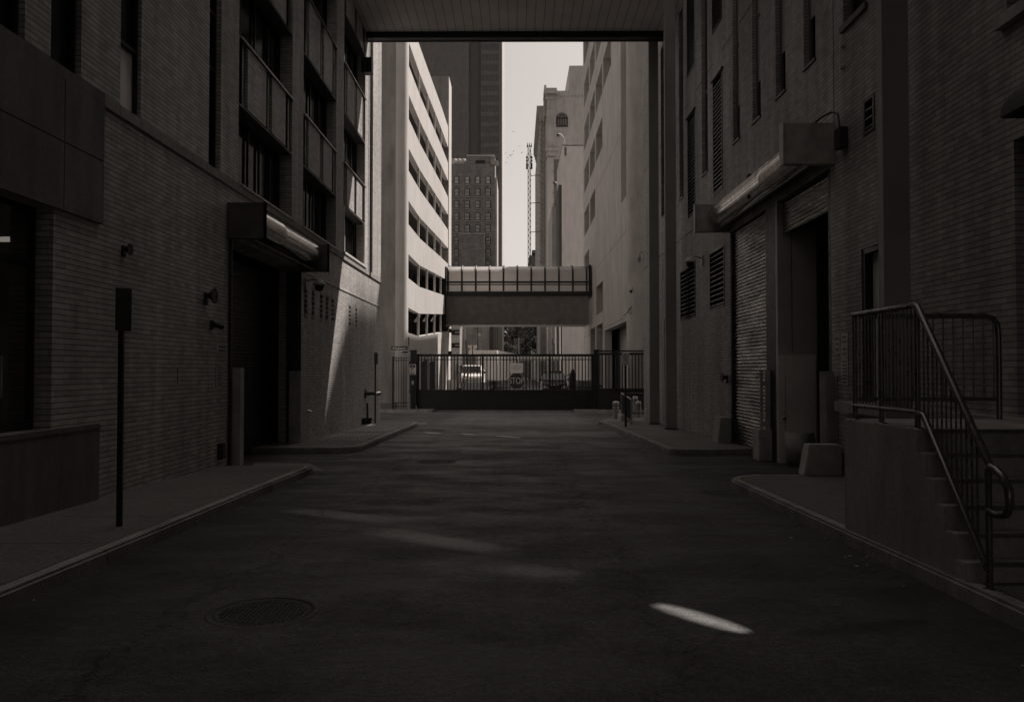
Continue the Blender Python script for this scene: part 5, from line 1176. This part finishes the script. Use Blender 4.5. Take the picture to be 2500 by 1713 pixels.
for q in (827, 831.5, 836.5): mb.box(D2x(1256, D), D2x(1278, D), D - .05, D - .01, D2z(q + .4, D), D2z(q - .4, D))
for q in (1256, 1261, 1273, 1277.5): mb.box(D2x(q - .3, D), D2x(q + .3, D), D - .09, D - .051, D2z(837, D), D2z(826.5, D))
mb.build('sign_frame', M['pale'], t)
for (px_, lab) in ((1356, 'left'), (1366.5, 'right')):
    pole('service_pole', lab + ' of two pale poles in front of the pale slab wall', 96, (px_ + 1, 905), (px_, 797 if px_ < 1360 else 780), .085, 'white')
# trees at the end of the street
def tree(label, D, pxc, pyb, rx, rz, zc, n_=1500, m='leaf', leaf=.45):
    x_ = D2x(pxc, D); z_ = D2z(zc, D); t = thing('street_tree', label, 'tree', (x_, D, -1.5), 'trees at the end of the street')
    tr = MB(); tr.tube([(x_, D, -1.5), (x_ + .1, D, z_ * .4), (x_, D, z_)], .3, 8, True, .1)
    for k in range(5): a = random.random() * 6.28; tr.tube([(x_, D, z_ - rz * .5), (x_ + math.cos(a) * rx * .6, D + math.sin(a) * rx * .5, z_ + rz * .4 * random.random())], .1, 5, True, .03)
    tr.build('trunk', M['bark'], t); c = MB()
    cl = [(random.uniform(-1, 1), random.uniform(-1, 1), random.uniform(-1, 1)) for _ in range(34)]; cl = [q for q in cl if sum(v * v for v in q) < 1.1]
    for _ in range(n_):
        q = random.choice(cl); o_ = Vector((x_ + q[0] * rx * .8 + random.gauss(0, rx * .14), D + q[1] * rx * .6 + random.gauss(0, rx * .14), z_ + q[2] * rz * .8 + random.gauss(0, rz * .14)))
        u = Vector((random.gauss(0, 1), random.gauss(0, 1), random.gauss(0, 1))).normalized(); v = u.orthogonal().normalized(); s_ = leaf * random.uniform(.5, 1.2)
        c.add([o_ + u * s_, o_ + v * s_ * .6, o_ - u * s_, o_ - v * s_ * .6], [(0, 1, 2, 3)])
    c.build('crown', M[m], t)
tree('big dark leafy tree filling the end of the street left of the gantry', 175, 1243, 0, 3.6, 5.2, 812, 2600)
tree('big dark leafy tree right of the sign gantry', 178, 1283, 0, 4.0, 5.5, 815, 2600)
tree('low pale shrubby tree beside the globe lamp', 140, 1252, 0, 1.1, .9, 850, 700, 'leaf', .22)
tree('small slender tree against the pale slab wall', 100, 1352.5, 0, .45, 2.2, 838, 160, 'leaf', .12)

# ================================================================== VEHICLES IN THE LOT
def vehicle(name, label, x, y, W, H, L, body, hood_h, van=False, rack=False, cat='car'):
    """front faces -y (towards the gate); origin on the ground"""
    z0 = gz(46); t = thing(name, label, cat, (x, y, z0), None)
    def mk(mb, n_, m_, p_=None, bv=0): o = mb.build(n_, m_, None, bv); o.parent = p_ or t; return o
    # lower body: cross sections along y
    def loft(secs, n_, m_, bv=0, p_=None):
        mb = MB(); vs = []
        for (yy, hw, zb, zt, hwt) in secs:
            k = min(.08, (zt - zb) * .3); vs += [(-hw, yy, zb), (-hw * 1.01, yy, (zb + zt) / 2), (-hwt, yy, zt - k), (-hwt * .9, yy, zt), (hwt * .9, yy, zt), (hwt, yy, zt - k), (hw * 1.01, yy, (zb + zt) / 2), (hw, yy, zb)]
        m8 = 8; fs = [(i * m8 + k, i * m8 + (k + 1) % m8, (i + 1) * m8 + (k + 1) % m8, (i + 1) * m8 + k) for i in range(len(secs) - 1) for k in range(m8)] + [tuple(range(m8)), tuple(range(len(vs) - m8, len(vs)))]
        mb.add(vs, fs); return mk(mb, n_, m_, p_, bv)
    hw = W / 2; hl = 1.25 if not van else .95; wl = .75 if not van else .6
    bd = loft([(0, hw * .86, .32, hood_h * .86, hw * .80), (.12, hw * .96, .26, hood_h * .93, hw * .9), (hl, hw, .26, hood_h, hw * .94), (L - .5, hw, .26, hood_h * 1.04, hw * .95), (L, hw * .93, .32, hood_h * .98, hw * .86)], 'body', body, .02)
    loft([(hl - .1, hw * .93, hood_h - .06, hood_h + .02, hw * .9), (hl + wl, hw * .92, hood_h - .06, H, hw * .76), (L - (.35 if van else .9), hw * .92, hood_h - .06, H - .02, hw * .76), (L - .1, hw * .92, hood_h - .06, hood_h + (H - hood_h) * (.9 if van else .3), hw * .8)], 'cabin', body, .02)
    dzw = H - hood_h; gy = lambda f: hl - .1 + (wl + .1) * f
    ws = MB(); e = .03
    ws.quad((-hw * .84, gy(.12) - e, hood_h + dzw * .12 + .03), (hw * .84, gy(.12) - e, hood_h + dzw * .12 + .03), (hw * .70, gy(.86) - e, hood_h + dzw * .86 + .02), (-hw * .70, gy(.86) - e, hood_h + dzw * .86 + .02)); mk(ws, 'windscreen', M['glassd'])
    for s in (-1, 1):
        sw = MB(); sw.quad((s * (hw * .93 + .0), hl + wl * .45, hood_h + .08), (s * (hw * .93), L - .8, hood_h + .08), (s * (hw * .80 + .02), L - 1.1, H - .14), (s * (hw * .80 + .02), hl + wl + .1, H - .14)); mk(sw, 'side_window', M['glassd'])
        lp = MB(); lp.box(s * hw * .58, s * hw * .86, -.03, .1, hood_h * .62, hood_h * .78); mk(lp, 'headlight', M['lampg'], None, .02)
        mr = MB(); mr.box(s * hw * .98, s * (hw * .98 + .2), hl + .25, hl + .38, hood_h + .03, hood_h + .2); mk(mr, 'mirror', M['black'], None, .02)
        for yy in (.85, L - .9):
            wh = MB(); wh.lathe((s * (hw - .2), yy, .34), [(.3, 0), (.34, .02), (.34, .2), (.3, .22)], 24, 'x'); wo = mk(wh, 'wheel', M['tyre'])
            rm = MB(); rm.lathe((s * (hw - .2) + (.225 if s > 0 else -.005), yy, .34), [(.2, 0), (.2, .01), (.05, .015)], 16, 'x'); mk(rm, 'rim', M['metal'], wo)
    gr = MB()
    for k in range(5): gr.box(-hw * .5, hw * .5, -.02, .06, hood_h * .48 + k * hood_h * .06, hood_h * .48 + k * hood_h * .06 + .03)
    mk(gr, 'grille', M['black']); gf = MB(); a = hw * .52
    gp = [(-a, hood_h * .6), (-a * .8, hood_h * .80), (a * .8, hood_h * .80), (a, hood_h * .6), (a * .8, hood_h * .42), (-a * .8, hood_h * .42)]
    gf.tube([(p_[0], -.03, p_[1]) for p_ in gp + gp[:1]], .02, 6); mk(gf, 'grille_frame', M['chrome'])
    bp = MB(); bp.box(-hw * .94, hw * .94, -.1, .08, .30, .48); mk(bp, 'bumper', M['dark'], None, .03)
    if rack:
        rk = MB()
        for s in (-1, 1): rk.tube([(s * hw * .68, hl + wl + .2, H + .1), (s * hw * .68, L - 1.0, H + .1)], .025, 6)
        for yy in (hl + wl + .4, L - 1.3): rk.box(-hw * .7, hw * .7, yy, yy + .06, H + .06, H + .12)
        for s in (-1, 1): rk.box(s * hw * .66, s * hw * .7, hl + wl + .3, hl + wl + .36, H - .03, H + .1); rk.box(s * hw * .66, s * hw * .7, L - 1.3, L - 1.24, H - .03, H + .1)
        mk(rk, 'roof_rack', M['dark'])
    return t
vehicle('white_van', 'white van facing the gate in the lot behind it', D2x(1150, 71.6), 71.0, 2.15, 2.72, 5.2, M['car_w'], 1.95, True, cat='van')
vehicle('parked_car', 'low dark car parked close behind the gate in front of the white van', D2x(1161, 52), 50.2, 1.8, 1.5, 4.5, M['car_d'], .95)
vehicle('parked_car', 'dark sport utility car with roof rack facing the gate', D2x(1354, 62), 61.0, 2.0, 2.05, 4.7, M['car_g'], 1.45, False, True)
vehicle('parked_car', 'dark car with bright highlights beside the right gate pillar', D2x(1428, 54), 52.6, 1.85, 1.6, 4.5, M['car_d'], 1.1)
TRL = thing('semi_trailer', 'long white trailer box parked in the street behind the lot', 'trailer', (D2x(1213, 95), 95, gz(46)))
tz0, tz1 = .35, D2z(855, 95); ta, tb_ = (D2x(1213, 95), 95.0), (-.1, 113.0)
MB().hexa([(ta[0], ta[1], tz0), (tb_[0], tb_[1], tz0), (tb_[0] - 2.4, tb_[1] + .3, tz0), (ta[0] - 2.4, ta[1] + .3, tz0)], [(ta[0], ta[1], tz1), (tb_[0], tb_[1], tz1), (tb_[0] - 2.4, tb_[1] + .3, tz1), (ta[0] - 2.4, ta[1] + .3, tz1)]).build('cargo_box', M['car_w'], TRL, .03)
mb = MB(); mb.box(ta[0] - 2.35, ta[0] - .05, ta[1] - .04, ta[1] - .0, tz0, tz0 + .12); mb.box(ta[0] - 1.22, ta[0] - 1.18, ta[1] - .03, ta[1] + .0, tz0 + .12, tz1 - .1)
for q in (.1, .7, 1.7, 2.3): mb.box(ta[0] - q - .03, ta[0] - q, ta[1] - .06, ta[1] + .0, tz0 + .13, tz1 - .12)
mb.build('rear_doors', M['metal'], TRL)
for q in (1.2, 2.4): MB().lathe((ta[0] - .5, ta[1] + q, -.2), [(.45, 0), (.5, .02), (.5, .3), (.45, .32)], 18, 'x').build('wheel', M['tyre'], TRL); MB().lathe((ta[0] - 2.2, ta[1] + q, -.2), [(.45, 0), (.5, .02), (.5, .3), (.45, .32)], 18, 'x').build('wheel', M['tyre'], TRL)
D = 99.0; HB = thing('added_hoarding', 'added band of pale boards on dark posts across the far side of the lot', 'fence', (2, D, gz(46)))  # boards made up to stand in for the bright strip behind the bars
for k in range(9):
    a = D2x(1262 + k * 20, D); MB().box(a + .02, a + .97, D, D + .06, D2z(880, D), D2z(866.5, D) - .04 * (k % 2)).build('board', M['ornwall'], HB)
    MB().box(a - .05, a + .05, D + .07, D + .15, gz(46), D2z(866, D)).build('post', M['dark'], HB)
D = 49.5; cb = thing('gate_operator', 'dark gate motor cabinet with rounded top behind the bars', 'cabinet', (D2x(1399, D), D, gz(46)))
MB().prism([(D2x(1391, D), gz(46)), (D2x(1405, D), gz(46)), (D2x(1405, D), D2z(915, D)), (D2x(1402, D), D2z(903, D)), (D2x(1398, D), D2z(900, D)), (D2x(1395, D), D2z(904, D)), (D2x(1391, D), D2z(918, D))], 'y', D, D + .35).build('body', M['black'], cb, .01)
MB().tube([(D2x(1393, D), D, D2z(912, D)), (D2x(1384, D), D, D2z(917, D))], .03, 6).build('arm', M['black'], cb)
D = 63.0; mb = MB(); mb.hexa([(D2x(1090, D), D, -.7), (D2x(1113, D), D, -.7), (D2x(1113, D), D + .6, -.7), (D2x(1090, D), D + .6, -.7)], [(D2x(1090, D), D + .2, D2z(927, D)), (D2x(1113, D), D + .2, D2z(927, D)), (D2x(1113, D), D + .4, D2z(927, D)), (D2x(1090, D), D + .4, D2z(927, D))])
tag(mb.build('road_barrier', M['white'], bevel=.03), 'white road barrier at the left edge of the lot behind the bars', 'barrier')
D = 64.0; t = thing('scaffold_stack', 'jumble of pale folded scaffold frames behind the white barrier', 'scaffold', (D2x(1107, D), D + 1, -.7))
for k in range(7):
    a = D2x(1099 + k * 3.2, D); mb = MB(); o1 = random.uniform(-.2, .2)
    mb.tube([(a, D + 1 + k * .1, -.6), (a + .5 + o1, D + 1 + k * .1, D2z(884 + 2 * k, D))], .03, 5); mb.tube([(a + .3, D + 1 + k * .1, -.6), (a + .8 + o1, D + 1 + k * .1, D2z(888 + 2 * k, D))], .03, 5)
    for q in range(5): f_ = (q + .5) / 5; zt_ = D2z(886 + 2 * k, D); mb.tube([(a + (.5 + o1) * f_, D + 1 + k * .1, -.6 + (zt_ + .6) * f_), (a + .3 + (.5 + o1) * f_, D + 1 + k * .1, -.6 + (zt_ + .6) * f_)], .02, 4)
    mb.build('scaffold_frame', M['pale'], t)
# birds
bd = None
for i, (bx_, by_) in enumerate(((1235, 371), (1239, 383), (1244, 376), (1250, 375), (1254, 367), (1253, 318), (1236, 395), (1274, 370), (1307, 379), (1268, 354), (1246, 378))):
    D = 120.0; s = .28
    if bd is None:
        mb = MB(); mb.lathe((0, 0, 0), [(.01, -.11), (.03, -.06), (.035, 0), (.02, .07), (.01, .1)], 8, 'y')
        bd = tag(mb.build('bird', M['dark']), 'tiny dark bird in the sky between the tower and the mast', 'bird', 'birds circling between the towers')
        wg = MB(); wg.add([(0, -.06, 0), (.17, -.02, .07), (.18, .03, .07), (0, .08, 0)], [(0, 1, 2, 3)]); wg.add([(0, -.06, 0), (-.17, -.02, .07), (-.18, .03, .07), (0, .08, 0)], [(0, 1, 2, 3)]); wo = wg.build('wings', M['dark']); wo.parent = bd; bd.location = (D2x(bx_, D), D, D2z(by_, D))
    else: copy_thing(bd, (D2x(bx_, D), D, D2z(by_, D)), None, random.uniform(-2, 2))
